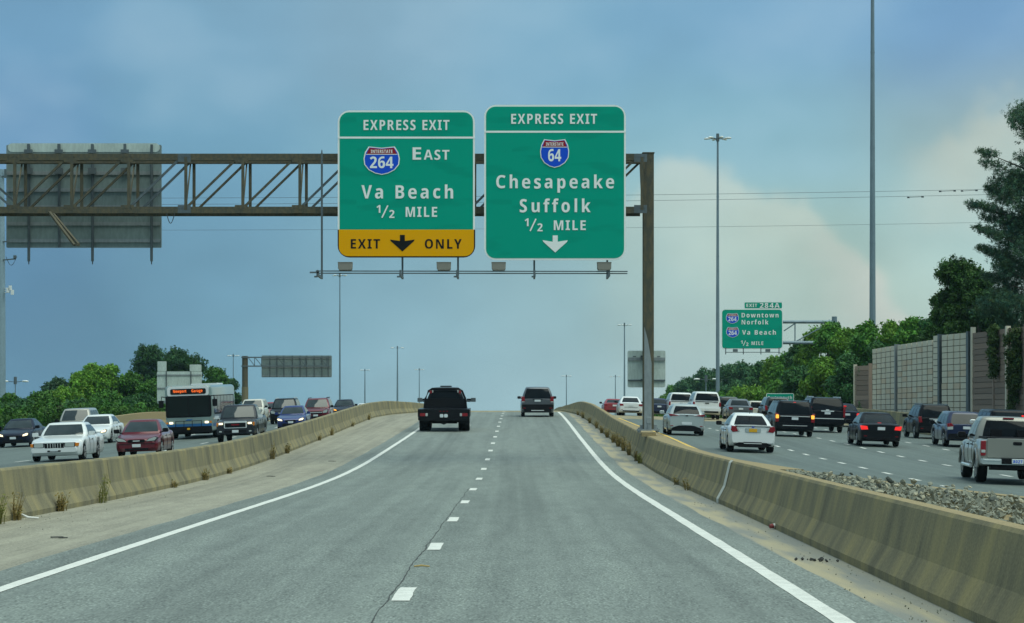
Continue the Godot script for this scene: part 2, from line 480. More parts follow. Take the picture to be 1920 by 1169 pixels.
# ------------------------------------------------------------------ sky
func make_sky() -> Image:
	var W := 3072
	var HH := 1536
	var broad := noise(71, 0.9, 4)
	var puff := noise(72, 3.2, 5)
	var fine := noise(73, 9.0, 4)
	# colours seen in the photograph (sRGB) at places of its frame, the air and cloud there
	var an := []
	for r in [[0, 0, 118, 163, 195], [0, 300, 108, 152, 188], [0, 560, 97, 138, 168], [120, 690, 97, 136, 161], [420, 40, 128, 170, 196], [400, 300, 117, 164, 190], [380, 560, 108, 150, 173], [500, 690, 120, 162, 180], [700, 60, 136, 173, 195], [760, 330, 128, 174, 192],
			[760, 600, 134, 174, 190], [800, 740, 150, 182, 191], [1040, 120, 126, 172, 198], [1000, 560, 148, 183, 192], [1050, 740, 156, 186, 193], [1280, 60, 122, 167, 198], [1280, 250, 135, 182, 200], [1260, 420, 160, 196, 194], [1250, 620, 160, 192, 192], [1250, 760, 164, 192, 195],
			[1500, 60, 128, 172, 204], [1500, 260, 140, 184, 200], [1480, 480, 170, 200, 190], [1560, 640, 172, 200, 192], [1780, 60, 118, 163, 200], [1840, 130, 112, 155, 200], [1780, 280, 158, 192, 196], [1780, 440, 166, 200, 200], [1900, 250, 180, 200, 188], [1740, 580, 186, 204, 192]]:
		var ac := Color(r[2] / 255.0, r[3] / 255.0, r[4] / 255.0).srgb_to_linear()
		var gy := (ac.r + ac.g + ac.b) / 3.0
		an.append([atan((r[0] - 960.0) / F), (HOR - r[1]) / F, Color(gy + (ac.r - gy) * 1.02, gy + (ac.g - gy) * 1.02, gy + (ac.b - gy) * 1.02)])
	var colour := func(az: float, el: float, detail: bool) -> Color:
		var d := Vector3(sin(az) * cos(el), sin(el), -cos(az) * cos(el))
		# overcast air with soft cloud all round
		var n1 := broad.get_noise_3dv(d * 1.3)
		var n2 := puff.get_noise_3d(d.x, d.y * 1.8, d.z)
		var low := Color(0.27, 0.45, 0.50)
		var mid := Color(0.24, 0.43, 0.56)
		var top := Color(0.42, 0.58, 0.66)
		var e := clampf(el / 0.25, 0.0, 1.0)
		var c := low.lerp(mid, e).lerp(top, smoothstep(0.2, 1.2, el))
		c = c * (1.0 + n1 * 0.4 + n2 * 0.3)
		c = c.lerp(Color(0.6, 0.68, 0.66), clampf(n2 * 1.1 + n1 * 0.5 - 0.12, 0.0, 0.6))
		var near := 1.0 - smoothstep(0.24, 0.62, absf(az)) 
		near *= 1.0 - smoothstep(0.2, 0.5, el)
		if near > 0.0:
			var sum := Color(0, 0, 0)
			var wt := 0.0
			for a in an:
				var q: float = (az - a[0]) * (az - a[0]) + (el - a[1]) * (el - a[1]) * 1.6
				var w := 1.0 / (q * q + 1.5e-6)
				sum += (a[2] as Color) * w
				wt += w
			var g := sum / wt
			if detail:
				# a bank of cumulus on the right, its warm lit edge running down towards the trees
				var px := 960.0 + tan(az) * F
				var py := HOR - el * F
				var wob := puff.get_noise_3dv(d * 5.0) * 75.0 + fine.get_noise_3dv(d * 6.0) * 22.0
				var edge := 330.0 + (px - 1250.0) * 0.06 + maxf(0.0, px - 1510.0) * 1.25 + wob
				edge += smoothstep(1250.0, 1080.0, px) * 150.0
				var inside := smoothstep(-18.0, 34.0, py - edge) * smoothstep(1080.0, 1280.0, px)
				var rim := inside * (1.0 - smoothstep(20.0, 240.0, py - edge))
				g = g.lerp(Color(0.55, 0.63, 0.57), inside * 0.3)
				g = g.lerp(Color(0.62, 0.69, 0.59), rim * 0.7 * clampf(0.85 + n2 * 0.9, 0.3, 1.0))
				var e2 := 205.0 + maxf(0.0, 1900.0 - px) * 0.5 + wob * 1.3
				var in2 := smoothstep(-20.0, 60.0, py - e2) * smoothstep(1640.0, 1800.0, px) * (1.0 - smoothstep(60.0, 260.0, py - e2))
				g = g.lerp(Color(0.56, 0.63, 0.56), in2 * 0.65)
				var n3 := puff.get_noise_3d(d.x * 2.2, d.y * 3.6, d.z * 2.2) * 0.5 + fine.get_noise_3d(d.x * 1.3, d.y * 2.2, d.z * 1.3) * 0.3
				g = g * (1.0 + n3 * 0.3)
				g = g.lerp(Color(0.33, 0.47, 0.57), clampf(n3 * 0.9, 0.0, 0.3) * smoothstep(500.0, 200.0, py))
			c = c.lerp(g, near)
		return c
	var small := Image.create(512, 256, false, Image.FORMAT_RGBF)
	for y in 256:
		var el := PI / 2 - PI * (y + 0.5) / 256.0
		for x in 512:
			var az := TAU * (x + 0.5) / 512.0 - PI
			var c: Color = colour.call(az, maxf(el, 0.0), false)
			if el < 0.0: c = Color(0.12, 0.16, 0.15)
			small.set_pixel(x, y, c / EXPO)
	small.resize(W, HH, Image.INTERPOLATE_CUBIC)
	var x0 := int(W * (0.5 - 38.0 / 360.0)); var x1 := int(W * (0.5 + 38.0 / 360.0))
	var y0 := int(HH * (0.5 - 30.0 / 180.0)); var y1 := HH / 2
	for y in range(y0, y1):
		var el := PI / 2 - PI * (y + 0.5) / HH
		if el > 0.3 and y % 2: pass
		for x in range(x0, x1):
			var az := TAU * (x + 0.5) / W - PI
			small.set_pixel(x, y, (colour.call(az, el, true) as Color) / EXPO)
	return small

# ------------------------------------------------------------------ outlines and lettering
func rr(x0: float, y0: float, x1: float, y1: float, r: float, n := 4) -> PackedVector2Array:
	var p := PackedVector2Array()
	r = minf(r, minf(x1 - x0, y1 - y0) * 0.49)
	for q in [[x1 - r, y1 - r, 0.0], [x0 + r, y1 - r, 0.5], [x0 + r, y0 + r, 1.0], [x1 - r, y0 + r, 1.5]]:
		for k in n + 1:
			var a: float = PI * (q[2] + 0.5 * k / n)
			p.append(Vector2(q[0] + cos(a) * r, q[1] + sin(a) * r))
	return p

func mirrored(p: PackedVector2Array) -> PackedVector2Array:
	var o := PackedVector2Array()
	for k in p.size():
		var q := p[p.size() - 1 - k]
		o.append(Vector2(-q.x, q.y))
	return o

var fonts := {}
func text(words: String, cap: float, width: float, c: Vector3, m: Material, parent: Node, called := "lettering", space := 0.0, bold := true) -> MeshInstance3D:
	var key := "%s%s" % [space, bold]
	if not fonts.has(key):
		var f := SystemFont.new()
		f.font_names = PackedStringArray(["Droid Sans"])
		f.font_weight = 700 if bold else 400
		var fv := FontVariation.new()
		fv.base_font = f
		fv.spacing_glyph = int(space)
		fonts[key] = fv
	var t := TextMesh.new()
	t.text = words
	t.font = fonts[key]
	t.font_size = 64
	t.pixel_size = cap / (0.714 * 64.0)
	t.depth = 0.006
	t.curve_step = 3.0
	var box := t.get_aabb()
	var o := put_mesh(t, called, m, parent)
	var sx := width / box.size.x if width > 0.0 else 1.0
	o.scale = Vector3(sx, 1, 1)
	# c is the middle of the capitals' height
	var base := -box.position.y if box.position.y < 0.0 else 0.0
	o.position = c + Vector3(-(box.position.x + box.size.x * 0.5) * sx, -(box.position.y + box.size.y * 0.5), 0)
	return o

func shield(px: float, py: float, w: float, h: float, num: String, z: float, to: Callable, parent: Node) -> void:
	var s := sub("route_shield", parent)
	var c: Vector3 = to.call(px, py, z)
	s.position = c
	var half := func(k: float) -> PackedVector2Array:
		var p := PackedVector2Array()
		var pts := [[0.0, 0.455], [0.2, 0.48], [0.36, 0.5], [0.46, 0.30], [0.5, 0.08], [0.48, -0.14], [0.36, -0.33], [0.18, -0.45], [0.0, -0.5]]
		for q in pts:
			p.append(Vector2(q[0] * w * k, q[1] * h * k))
		for i in range(pts.size() - 2, 0, -1):
			p.append(Vector2(-pts[i][0] * w * k, pts[i][1] * h * k))
		return p
	var b1 := Mb.new(); b1.prism(half.call(1.0), 0.0, 0.012); put(b1, "border", M.sign_white, s)
	var b2 := Mb.new(); b2.prism(half.call(0.94), 0.0, 0.016); put(b2, "blue_field", M.shield_blue, s)
	var band := PackedVector2Array()
	for q in [[-0.415, 0.235], [0.415, 0.235], [0.34, 0.455], [0.2, 0.44], [0.0, 0.415], [-0.2, 0.44], [-0.34, 0.455]]:
		band.append(Vector2(q[0] * w, q[1] * h))
	var b3 := Mb.new(); b3.prism(band, 0.0, 0.020); put(b3, "red_band", M.shield_red, s)
	var b4 := Mb.new(); b4.box(Vector3(0, 0.222 * h, 0.01), Vector3(0.86 * w, 0.022 * h, 0.022)); put(b4, "divider", M.sign_white, s)
	text("INTERSTATE", 0.115 * h, 0.6 * w, Vector3(0, 0.325 * h, 0.022), M.sign_white, s, "lettering", 4)
	text(num, 0.42 * h if num.length() == 2 else 0.4 * h, (0.2 if num.length() == 2 else 0.2) * w * num.length() + 0.05 * w, Vector3(0, -0.06 * h, 0.018), M.sign_white, s, "numerals", 1, true)

# ------------------------------------------------------------------ vehicles
# local axes: the front looks along -z, the ground is y = 0
const BODY := {
	"sedan": {"L": 4.75, "W": 1.83, "H": 1.46, "R": 0.325, "fo": 0.93, "wb": 2.75, "sill": 0.2,
		"top": [[0, 0.60], [0.015, 0.68], [0.06, 0.75], [0.16, 0.84], [0.28, 0.92], [0.36, 0.95], [0.78, 0.97], [0.86, 1.0], [0.97, 0.985], [1.0, 0.93]],
		"bot": [[0, 0.34], [0.03, 0.22], [0.1, 0.2], [0.9, 0.22], [0.97, 0.27], [1, 0.36]],
		"hw": [[0, 0.78], [0.012, 0.87], [0.04, 0.94], [0.12, 0.985], [0.3, 1.0], [0.82, 1.0], [0.94, 0.97], [0.985, 0.92], [1, 0.87]],
		"gh": [0.265, 0.42, 0.69, 0.845], "belt": 0.93, "wb_": 0.9, "wr": 0.66, "bow": 0.16, "panes": 2},
	"hatch": {"L": 4.3, "W": 1.76, "H": 1.47, "R": 0.315, "fo": 0.9, "wb": 2.6, "sill": 0.2,
		"top": [[0, 0.60], [0.015, 0.68], [0.06, 0.76], [0.16, 0.86], [0.27, 0.95], [0.36, 0.97], [0.85, 1.0], [0.96, 0.99], [1.0, 0.92]],
		"bot": [[0, 0.34], [0.03, 0.22], [0.1, 0.2], [0.9, 0.22], [0.97, 0.27], [1, 0.34]],
		"hw": [[0, 0.78], [0.012, 0.87], [0.04, 0.94], [0.12, 0.985], [0.3, 1.0], [0.84, 1.0], [0.94, 0.97], [0.985, 0.93], [1, 0.88]],
		"gh": [0.25, 0.42, 0.83, 0.965], "belt": 0.94, "wb_": 0.9, "wr": 0.66, "bow": 0.14, "panes": 2},
	"suv": {"L": 4.7, "W": 1.87, "H": 1.72, "R": 0.36, "fo": 0.9, "wb": 2.75, "sill": 0.27,
		"top": [[0, 0.74], [0.015, 0.84], [0.05, 0.93], [0.14, 1.0], [0.26, 1.06], [0.36, 1.08], [0.9, 1.1], [0.98, 1.08], [1.0, 1.04]],
		"bot": [[0, 0.42], [0.03, 0.3], [0.1, 0.27], [0.9, 0.28], [0.97, 0.32], [1, 0.4]],
		"hw": [[0, 0.82], [0.012, 0.9], [0.04, 0.96], [0.12, 0.99], [0.3, 1.0], [0.88, 1.0], [0.96, 0.975], [0.99, 0.94], [1, 0.9]],
		"gh": [0.25, 0.38, 0.935, 0.985], "belt": 1.05, "wb_": 0.93, "wr": 0.74, "bow": 0.12, "panes": 3},
	"minivan": {"L": 5.1, "W": 1.98, "H": 1.75, "R": 0.34, "fo": 0.95, "wb": 3.05, "sill": 0.22,
		"top": [[0, 0.68], [0.015, 0.78], [0.05, 0.88], [0.12, 0.96], [0.22, 1.03], [0.32, 1.05], [0.9, 1.08], [0.98, 1.06], [1.0, 1.02]],
		"bot": [[0, 0.38], [0.03, 0.26], [0.1, 0.22], [0.9, 0.24], [0.97, 0.28], [1, 0.36]],
		"hw": [[0, 0.8], [0.012, 0.88], [0.04, 0.95], [0.12, 0.985], [0.25, 1.0], [0.88, 1.0], [0.96, 0.98], [0.99, 0.95], [1, 0.91]],
		"gh": [0.19, 0.35, 0.945, 0.985], "belt": 1.02, "wb_": 0.93, "wr": 0.76, "bow": 0.12, "panes": 3},
	"pickup": {"L": 5.5, "W": 1.98, "H": 1.86, "R": 0.4, "fo": 0.95, "wb": 3.4, "sill": 0.42,
		"top": [[0, 0.92], [0.012, 1.02], [0.04, 1.08], [0.12, 1.13], [0.24, 1.17], [0.3, 1.2], [0.62, 1.22], [0.64, 1.27], [0.98, 1.27], [1.0, 1.25]],
		"bot": [[0, 0.5], [0.03, 0.42], [0.1, 0.4], [0.9, 0.46], [0.97, 0.52], [1, 0.55]],
		"hw": [[0, 0.86], [0.012, 0.93], [0.04, 0.97], [0.12, 1.0], [0.3, 1.0], [0.95, 1.0], [0.992, 0.985], [1, 0.96]],
		"gh": [0.235, 0.34, 0.585, 0.615], "belt": 1.18, "wb_": 0.93, "wr": 0.76, "bow": 0.1, "panes": 2},
}

func ghp(s: Dictionary, side: String, u: float, v: float) -> Vector3:   # a point on the cabin: side, share along it, share of its height
	var L: float = s.L
	var yb: float = s.belt
	var yt: float = s.H - 0.07
	var vv := v + 0.06 * sin(PI * v)     # sides bulge a little
	var w: float = lerpf(s.wb_, s.wr, v) * s.W * 0.5 + 0.03 * sin(PI * v)
	var zf: float = lerpf(s.gh[0], s.gh[1], v) * L - L * 0.5 - 0.03 * sin(PI * v)
	var zr: float = lerpf(s.gh[3], s.gh[2], v) * L - L * 0.5 + 0.03 * sin(PI * v)
	var y := lerpf(yb, yt, v)
	var bow: float = s.bow
	match side:
		"front": return Vector3(lerpf(-w, w, u), y, zf + bow * pow(2.0 * u - 1.0, 2.0))
		"rear": return Vector3(lerpf(-w, w, u), y, zr - bow * 0.7 * pow(2.0 * u - 1.0, 2.0))
		"left": return Vector3(-w, y, lerpf(zf + bow, zr - bow * 0.7, u))
		_: return Vector3(w, y, lerpf(zf + bow, zr - bow * 0.7, u))

func cabin_pane(s: Dictionary, side: String, u0: float, u1: float, v0: float, v1: float, out := 0.007) -> Mb:
	var mb := Mb.new()
	var nu := 6 if side in ["front", "rear"] else 3
	var mid := Vector3(0, (s.belt + s.H) * 0.5, (s.gh[0] + s.gh[2]) * 0.5 * s.L - s.L * 0.5)
	var g := []
	for i in nu + 1:
		var r := []
		for k in 4:
			var u := lerpf(u0, u1, float(i) / nu)
			var v := lerpf(v0, v1, k / 3.0)
			var p := ghp(s, side, u, v)
			var n := (ghp(s, side, u + 0.02, v) - p).cross(ghp(s, side, u, v + 0.02) - p).normalized()
			if n.dot(p - mid) < 0.0: n = -n
			r.append(p + n * out)
		g.append(r)
	for i in nu:
		for k in 3:
			mb.quad(g[i][k], g[i + 1][k], g[i + 1][k + 1], g[i][k + 1], 1)
	var nn := (mb.v[1] - mb.v[0]).cross(mb.v[2] - mb.v[0])
	if nn.dot(mb.v[0] - mid) > 0.0:
		mb.flip(0)
	return mb

func wheel(parent: Node, x: float, z: float, R: float, w: float, rim_mat: Material) -> void:
	var n := sub("wheel", parent)
	n.position = Vector3(x, R, z)
	var t := Mb.new()
	t.lathe_x([[-w * 0.5, R * 0.62], [-w * 0.5, R * 0.9], [-w * 0.38, R], [w * 0.38, R], [w * 0.5, R * 0.9], [w * 0.5, R * 0.62]], Vector3.ZERO, 24)
	put(t, "tyre", M.tyre, n)
	var r := Mb.new()
	var s := signf(x)
	r.lathe_x([[s * w * 0.1, R * 0.6], [s * (w * 0.5 + 0.004), R * 0.64], [s * (w * 0.5 + 0.008), R * 0.58], [s * w * 0.36, R * 0.5], [s * w * 0.34, 0.02]], Vector3.ZERO, 20)
	for k in 5:
		var a := TAU * k / 5.0
		r.bar(Vector3(s * w * 0.47, cos(a) * R * 0.08, sin(a) * R * 0.08), Vector3(s * w * 0.47, cos(a) * R * 0.57, sin(a) * R * 0.57), 0.06, 0.03)
	put(r, "rim", rim_mat, n)

func body_shell(s: Dictionary) -> Mb:
	var L: float = s.L
	var hw0: float = s.W * 0.5
	var axles := [s.fo, s.fo + s.wb]
	var RA: float = s.R + 0.055
	var ts := []
	for k in 49:
		ts.append(k / 48.0)
	for k in [0.004, 0.01, 0.016, 0.03, 0.97, 0.98, 0.99, 0.996]:
		ts.append(k)
	for a in axles:
		for k in 13:
			ts.append((a - RA + 2.0 * RA * k / 12.0) / L)
		ts.append((a - RA - 0.01) / L); ts.append((a + RA + 0.01) / L)
	ts.sort()
	var rings := []
	for t in ts:
		var yt := line_of(s.top, t)
		var yb := line_of(s.bot, t)
		var hw: float = hw0 * line_of(s.hw, t)
		for a in axles:
			var d: float = absf(t * L - a)
			if d < RA:
				yb = maxf(yb, s.R + sqrt(RA * RA - d * d))
		yb = minf(yb, yt - 0.12)
		var hh := yt - yb
		var q := minf(1.0, hh / 0.6)
		var half := [[0.0, yt + 0.02], [0.5, yt + 0.014], [0.8, yt - 0.008 * q], [0.92, yt - 0.04 * q], [0.972, yt - 0.11 * q], [1.0, lerpf(yt, yb, 0.45)], [0.992, lerpf(yt, yb, 0.72)], [0.965, yb + 0.05 * q], [0.93, yb]]
		var r := PackedVector3Array()
		var z: float = t * L - L * 0.5
		for p in half:
			r.append(Vector3(p[0] * hw, p[1], z))
		for k in range(half.size() - 1, 0, -1):
			r.append(Vector3(-half[k][0] * hw, half[k][1], z))
		rings.append(r)
	var mb := Mb.new()
	mb.loft(rings, 1)
	return mb

func car(called: String, label: String, category: String, kind: String, paint: String, px: float, z: float, road: String, toward: bool, group: String, opt := {}) -> Node3D:
	var s: Dictionary = (BODY[kind] as Dictionary).duplicate(true)
	for k in opt.get("dim", {}):
		s[k] = opt.dim[k]
	if opt.has("stretch"):   # a taller or lower body of the same lines
		for key in ["top", "bot"]:
			for p in s[key]:
				p[1] *= opt.stretch
		s.belt *= opt.stretch
	var L: float = s.L
	var x := (px - 960.0) * z / F
	var zc: float = z + L * 0.5
	var turn: float = opt.get("yaw", 0.0)
	var yf := func(xx: float, zz: float) -> float: return yr(xx, zz) if road == "r" else yl(xx, zz) if road == "l" else yc(xx, zz)
	var y0: float = yf.call(x, z + 0.9)
	var y1: float = yf.call(x, z + L - 0.9)
	var o := thing(called, label, category, Vector3(x - sin(turn) * L * 0.5, (y0 + y1) * 0.5 + 0.012, -(z + cos(turn) * L * 0.5)), 0.0, group)
	var pitch := atan2(y1 - y0, L - 1.8)
	var roll := 0.0
	if road == "r": roll = -0.03
	elif road == "l": roll = 0.035
	o.basis = Basis(Vector3(0, 0, 1), roll) * Basis(Vector3(1, 0, 0), pitch) * Basis(Vector3.UP, turn + (PI if toward else 0.0))
	var pm: Material = M["paint_of_" + paint]
	put(body_shell(s), "body", pm, o)
	# cabin shell
	var rings := []
	for v in [0.0, 0.25, 0.5, 0.75, 0.93, 1.0]:
		var r := PackedVector3Array()
		for k in 7: r.append(ghp(s, "front", lerpf(0.03, 0.97, k / 6.0), v))
		for k in 5: r.append(ghp(s, "right", lerpf(0.02, 0.98, k / 4.0), v))
		for k in 7: r.append(ghp(s, "rear", lerpf(0.97, 0.03, k / 6.0), v))
		for k in 5: r.append(ghp(s, "left", lerpf(0.98, 0.02, k / 4.0), v))
		rings.append(r)
	var last: PackedVector3Array = rings[-1]
	var mid := Vector3.ZERO
	for p in last: mid += p
	mid /= last.size()
	for q in [[0.94, 0.04], [0.8, 0.058], [0.4, 0.068]]:
		var r := PackedVector3Array()
		for p in last:
			var e: Vector3 = mid + (p - mid) * q[0]
			e.y = last[0].y + q[1]
			r.append(e)
		rings.append(r)
	var low := PackedVector3Array()
	for p in rings[0]: low.append(p - Vector3(0, 0.12, 0))
	rings.push_front(low)
	var cab := Mb.new()
	cab.loft(rings, 1)
	put(cab, "roof", M["paint_of_" + opt.get("roof", paint)], o)
	var glass: Material = M.car_glass
	var dark: Material = M[opt.get("rear_glass", "car_glass")]
	put(cabin_pane(s, "front", 0.07, 0.93, 0.08, 0.93), "windscreen", M.screen_glass, o)
	put(cabin_pane(s, "rear", opt.get("rw", [0.1, 0.9])[0], opt.get("rw", [0.1, 0.9])[1], opt.get("rv", [0.12, 0.9])[0], opt.get("rv", [0.12, 0.9])[1]), "rear_window", dark, o)
	for side in ["left", "right"]:
		var n: int = s.panes
		var cuts := [0.1, 0.5, 0.93] if n == 2 else [0.08, 0.36, 0.66, 0.95]
		if kind == "pickup": cuts = [0.12, 0.56, 0.9]
		for k in n:
			put(cabin_pane(s, side, cuts[k] + 0.012, cuts[k + 1] - 0.012, 0.1, 0.88), "side_window", glass if k == 0 else dark, o)
		# mirror
		var sx := -1.0 if side == "left" else 1.0
		var mz: float = (s.gh[0] + 0.045) * L - L * 0.5
		var mm := Mb.new()
		var mp := Vector3(sx * (s.W * 0.5 + 0.09), s.belt + 0.08, mz)
		mm.prism(rr(mp.x - 0.11, mp.y - 0.08, mp.x + 0.11, mp.y + 0.08, 0.05), mz - 0.1, mz + 0.04, 0.02)
		mm.bar(mp + Vector3(sx * -0.2, -0.08, 0), mp + Vector3(0, -0.03, 0), 0.06, 0.04)
		put(mm, "mirror", M[opt.get("mirror", "trim_black")], o)
	# door seams and handles on both flanks
	if kind != "pickup" or not opt.has("no_seams"):
		for sx in [-1.0, 1.0]:
			var sm_ := Mb.new()
			var cuts_: Array = [s.gh[0] + 0.05, 0.5, (s.fo + s.wb - s.R - 0.1) / L] if kind != "pickup" else [0.26, 0.44, 0.6]
			for t in cuts_:
				var pts_ := []
				var rad_ := []
				var yt_ := line_of(s.top, t)
				var yb_ := line_of(s.bot, t)
				for q in [[0.972, 0.11, 0.0], [1.0, 0.0, 0.45], [0.992, 0.0, 0.72], [0.965, 0.0, 0.92]]:
					pts_.append(Vector3(sx * (s.W * 0.5 * line_of(s.hw, t) * q[0] + 0.001), yt_ - q[1] if q[1] > 0.0 else lerpf(yt_, yb_, q[2]), t * L - L * 0.5)); rad_.append(0.007)
				sm_.path(pts_, rad_, 4)
			put(sm_, "door_seam", M.trim_black, o)
			for t in [0.46, 0.66] if kind != "pickup" else [0.41, 0.57]:
				var hd_ := Mb.new()
				hd_.box(Vector3(sx * (s.W * 0.5 * 0.985 + 0.012), line_of(s.top, t) - 0.17, t * L - L * 0.5), Vector3(0.035, 0.03, 0.17))
				put(hd_, "door_handle", M.trim_black if paint in ["white", "silver", "cream", "pewter", "beige"] else M.galvanised_dark, o)
	# underside and wheels
	var ub := Mb.new()
	ub.box(Vector3(0, s.sill + 0.16, 0), Vector3(s.W * 0.72, 0.26, L * 0.86))
	for a in [s.fo, s.fo + s.wb]:
		ub.box(Vector3(0, s.R + 0.02, a - L * 0.5), Vector3(s.W * 0.6, 0.16, 0.16))
		ub.box(Vector3(0, s.R + 0.2, a - L * 0.5), Vector3(s.W * 0.86, 0.2, s.R * 1.9))
	put(ub, "underbody", M.underbody, o)
	var tw: float = opt.get("tyre_width", 0.22)
	for a in [s.fo, s.fo + s.wb]:
		for sx in [-1, 1]:
			wheel(o, sx * (s.W * 0.5 - tw * 0.5 - 0.02), a - L * 0.5, s.R, tw, M[opt.get("rim", "rim")])
	# lamps, plates, grilles: [name, material, outline or [x0, y0, x1, y1], mirrored, how far it stands out]
	for e in [["front", -L * 0.5, -1.0], ["rear", L * 0.5, 1.0]]:
		for f in opt.get(e[0], []):
			var poly: PackedVector2Array
			if f[2] is PackedVector2Array: poly = f[2]
			else: poly = rr(f[2][0], f[2][1], f[2][2], f[2][3], f[5] if f.size() > 5 else 0.03)
			for k in (2 if f[3] else 1):
				var mb := Mb.new()
				var zz: float = e[1] + e[2] * (f[4] + 0.012)
				mb.prism(mirrored(poly) if k else poly, e[1] - e[2] * (f[6] if f.size() > 6 else 0.22), zz, 0.012)
				put(mb, f[0], M[f[1]], o)
				if f[0] in ["headlight", "taillight"] and e[0] == "front":
					var big := PackedVector2Array()
					var mid_ := Vector2.ZERO
					for q in poly: mid_ += q
					mid_ /= poly.size()
					for q in poly: big.append(mid_ + (q - mid_) * 1.0 + (q - mid_).normalized() * 0.022)
					var bz := Mb.new()
					bz.prism(mirrored(big) if k else big, e[1] - e[2] * 0.3, zz - e[2] * 0.006, 0.004)
					put(bz, "headlight_bezel", M.trim_black, o)
	# roof rails, wing, aerial
	if opt.has("rails"):
		for sx in [-1, 1]:
			var mb := Mb.new()
			var w: float = s.wr * s.W * 0.5 - 0.06
			mb.bar(Vector3(sx * w, s.H + 0.02, (s.gh[1] + 0.05) * L - L * 0.5), Vector3(sx * w, s.H + 0.02, (s.gh[2] - 0.02) * L - L * 0.5), 0.04, 0.035)
			for q in [0.08, 0.5, 0.93]:
				mb.box(Vector3(sx * w, s.H - 0.01, lerpf(s.gh[1] + 0.05, s.gh[2] - 0.02, q) * L - L * 0.5), Vector3(0.04, 0.06, 0.08))
			put(mb, "roof_rail", M[opt.rails], o)
	if opt.has("aerial"):
		var mb := Mb.new()
		mb.tube(Vector3(opt.aerial, s.H - 0.02, L * 0.2), Vector3(opt.aerial, s.H + 0.18, L * 0.24), 0.012, 0.006, 5)
		put(mb, "aerial", M.trim_black, o)
	return o

func pl(a: Array) -> PackedVector2Array:
	var p := PackedVector2Array()
	for i in a.size() / 2:
		p.append(Vector2(a[i * 2], a[i * 2 + 1]))
	return p

# ------------------------------------------------------------------ growth
var clumps := []
func make_clumps() -> void:
	for k in 4:
		var mb := Mb.new()
		for i in (26 if k < 3 else 20):
			var d := Vector3(rng.randfn(), rng.randfn(), rng.randfn()).normalized()
			var p := d * pow(rng.randf(), 0.45) * 0.5
			var a := Vector3(rng.randfn(), rng.randfn() * 0.6, rng.randfn()).normalized()
			var n := (d + Vector3(rng.randfn(), rng.randfn(), rng.randfn()) * 0.7 + Vector3(0, 0.4, 0)).normalized()
			var b := n.cross(a).normalized()
			a = b.cross(n)
			var l := rng.randf_range(0.13, 0.21) * (1.0 if k < 3 else 0.8)
			var w := l * rng.randf_range(0.4, 0.6)
			mb.quad(p - a * l, p + b * w - n * w * 0.3, p + a * l, p - b * w - n * w * 0.3)
		clumps.append(mb.mesh())

func foliage(lobes: Array, n: int, size: float, tint: Color, vary: float, parent: Node, variant := -1) -> void:   # lobes: [centre, radii]
	var vol := 0.0
	for l in lobes: vol += (l[1] as Vector3).x * (l[1] as Vector3).y + (l[1] as Vector3).z * (l[1] as Vector3).x
	for q in 2:
		var mm := MultiMesh.new()
		mm.transform_format = MultiMesh.TRANSFORM_3D
		mm.use_colors = true
		mm.mesh = clumps[(rng.randi() % 3) if variant < 0 else variant]
		mm.instance_count = n / 2
		var i := 0
		while i < n / 2:
			var pick := rng.randf() * vol
			var l: Array = lobes[-1]
			for e in lobes:
				pick -= (e[1] as Vector3).x * (e[1] as Vector3).y + (e[1] as Vector3).z * (e[1] as Vector3).x
				if pick <= 0.0:
					l = e
					break
			var d := Vector3(rng.randfn(), rng.randfn(), rng.randfn()).normalized()
			var p: Vector3 = l[0] + d * (l[1] as Vector3) * (pow(rng.randf(), 0.4) * rng.randf_range(0.72, 1.28))
			var sc := size * rng.randf_range(0.5, 1.4)
			var b := Basis.from_euler(Vector3(rng.randf() * TAU, rng.randf() * TAU, rng.randf() * TAU)).scaled(Vector3.ONE * sc)
			mm.set_instance_transform(i, Transform3D(b, p))
			var f := 1.0 + rng.randfn() * vary
			var y := rng.randfn() * vary * 0.5
			mm.set_instance_color(i, Color(maxf(tint.r * (f + y), 0.005), maxf(tint.g * f, 0.008), maxf(tint.b * (f - y), 0.003)))
			i += 1
		var o := MultiMeshInstance3D.new()
		o.multimesh = mm
		o.material_override = M.leaf
		o.name = "crown" if q == 0 else "crown_001"
		o.set_meta("kind", "stuff")
		parent.add_child(o, true)

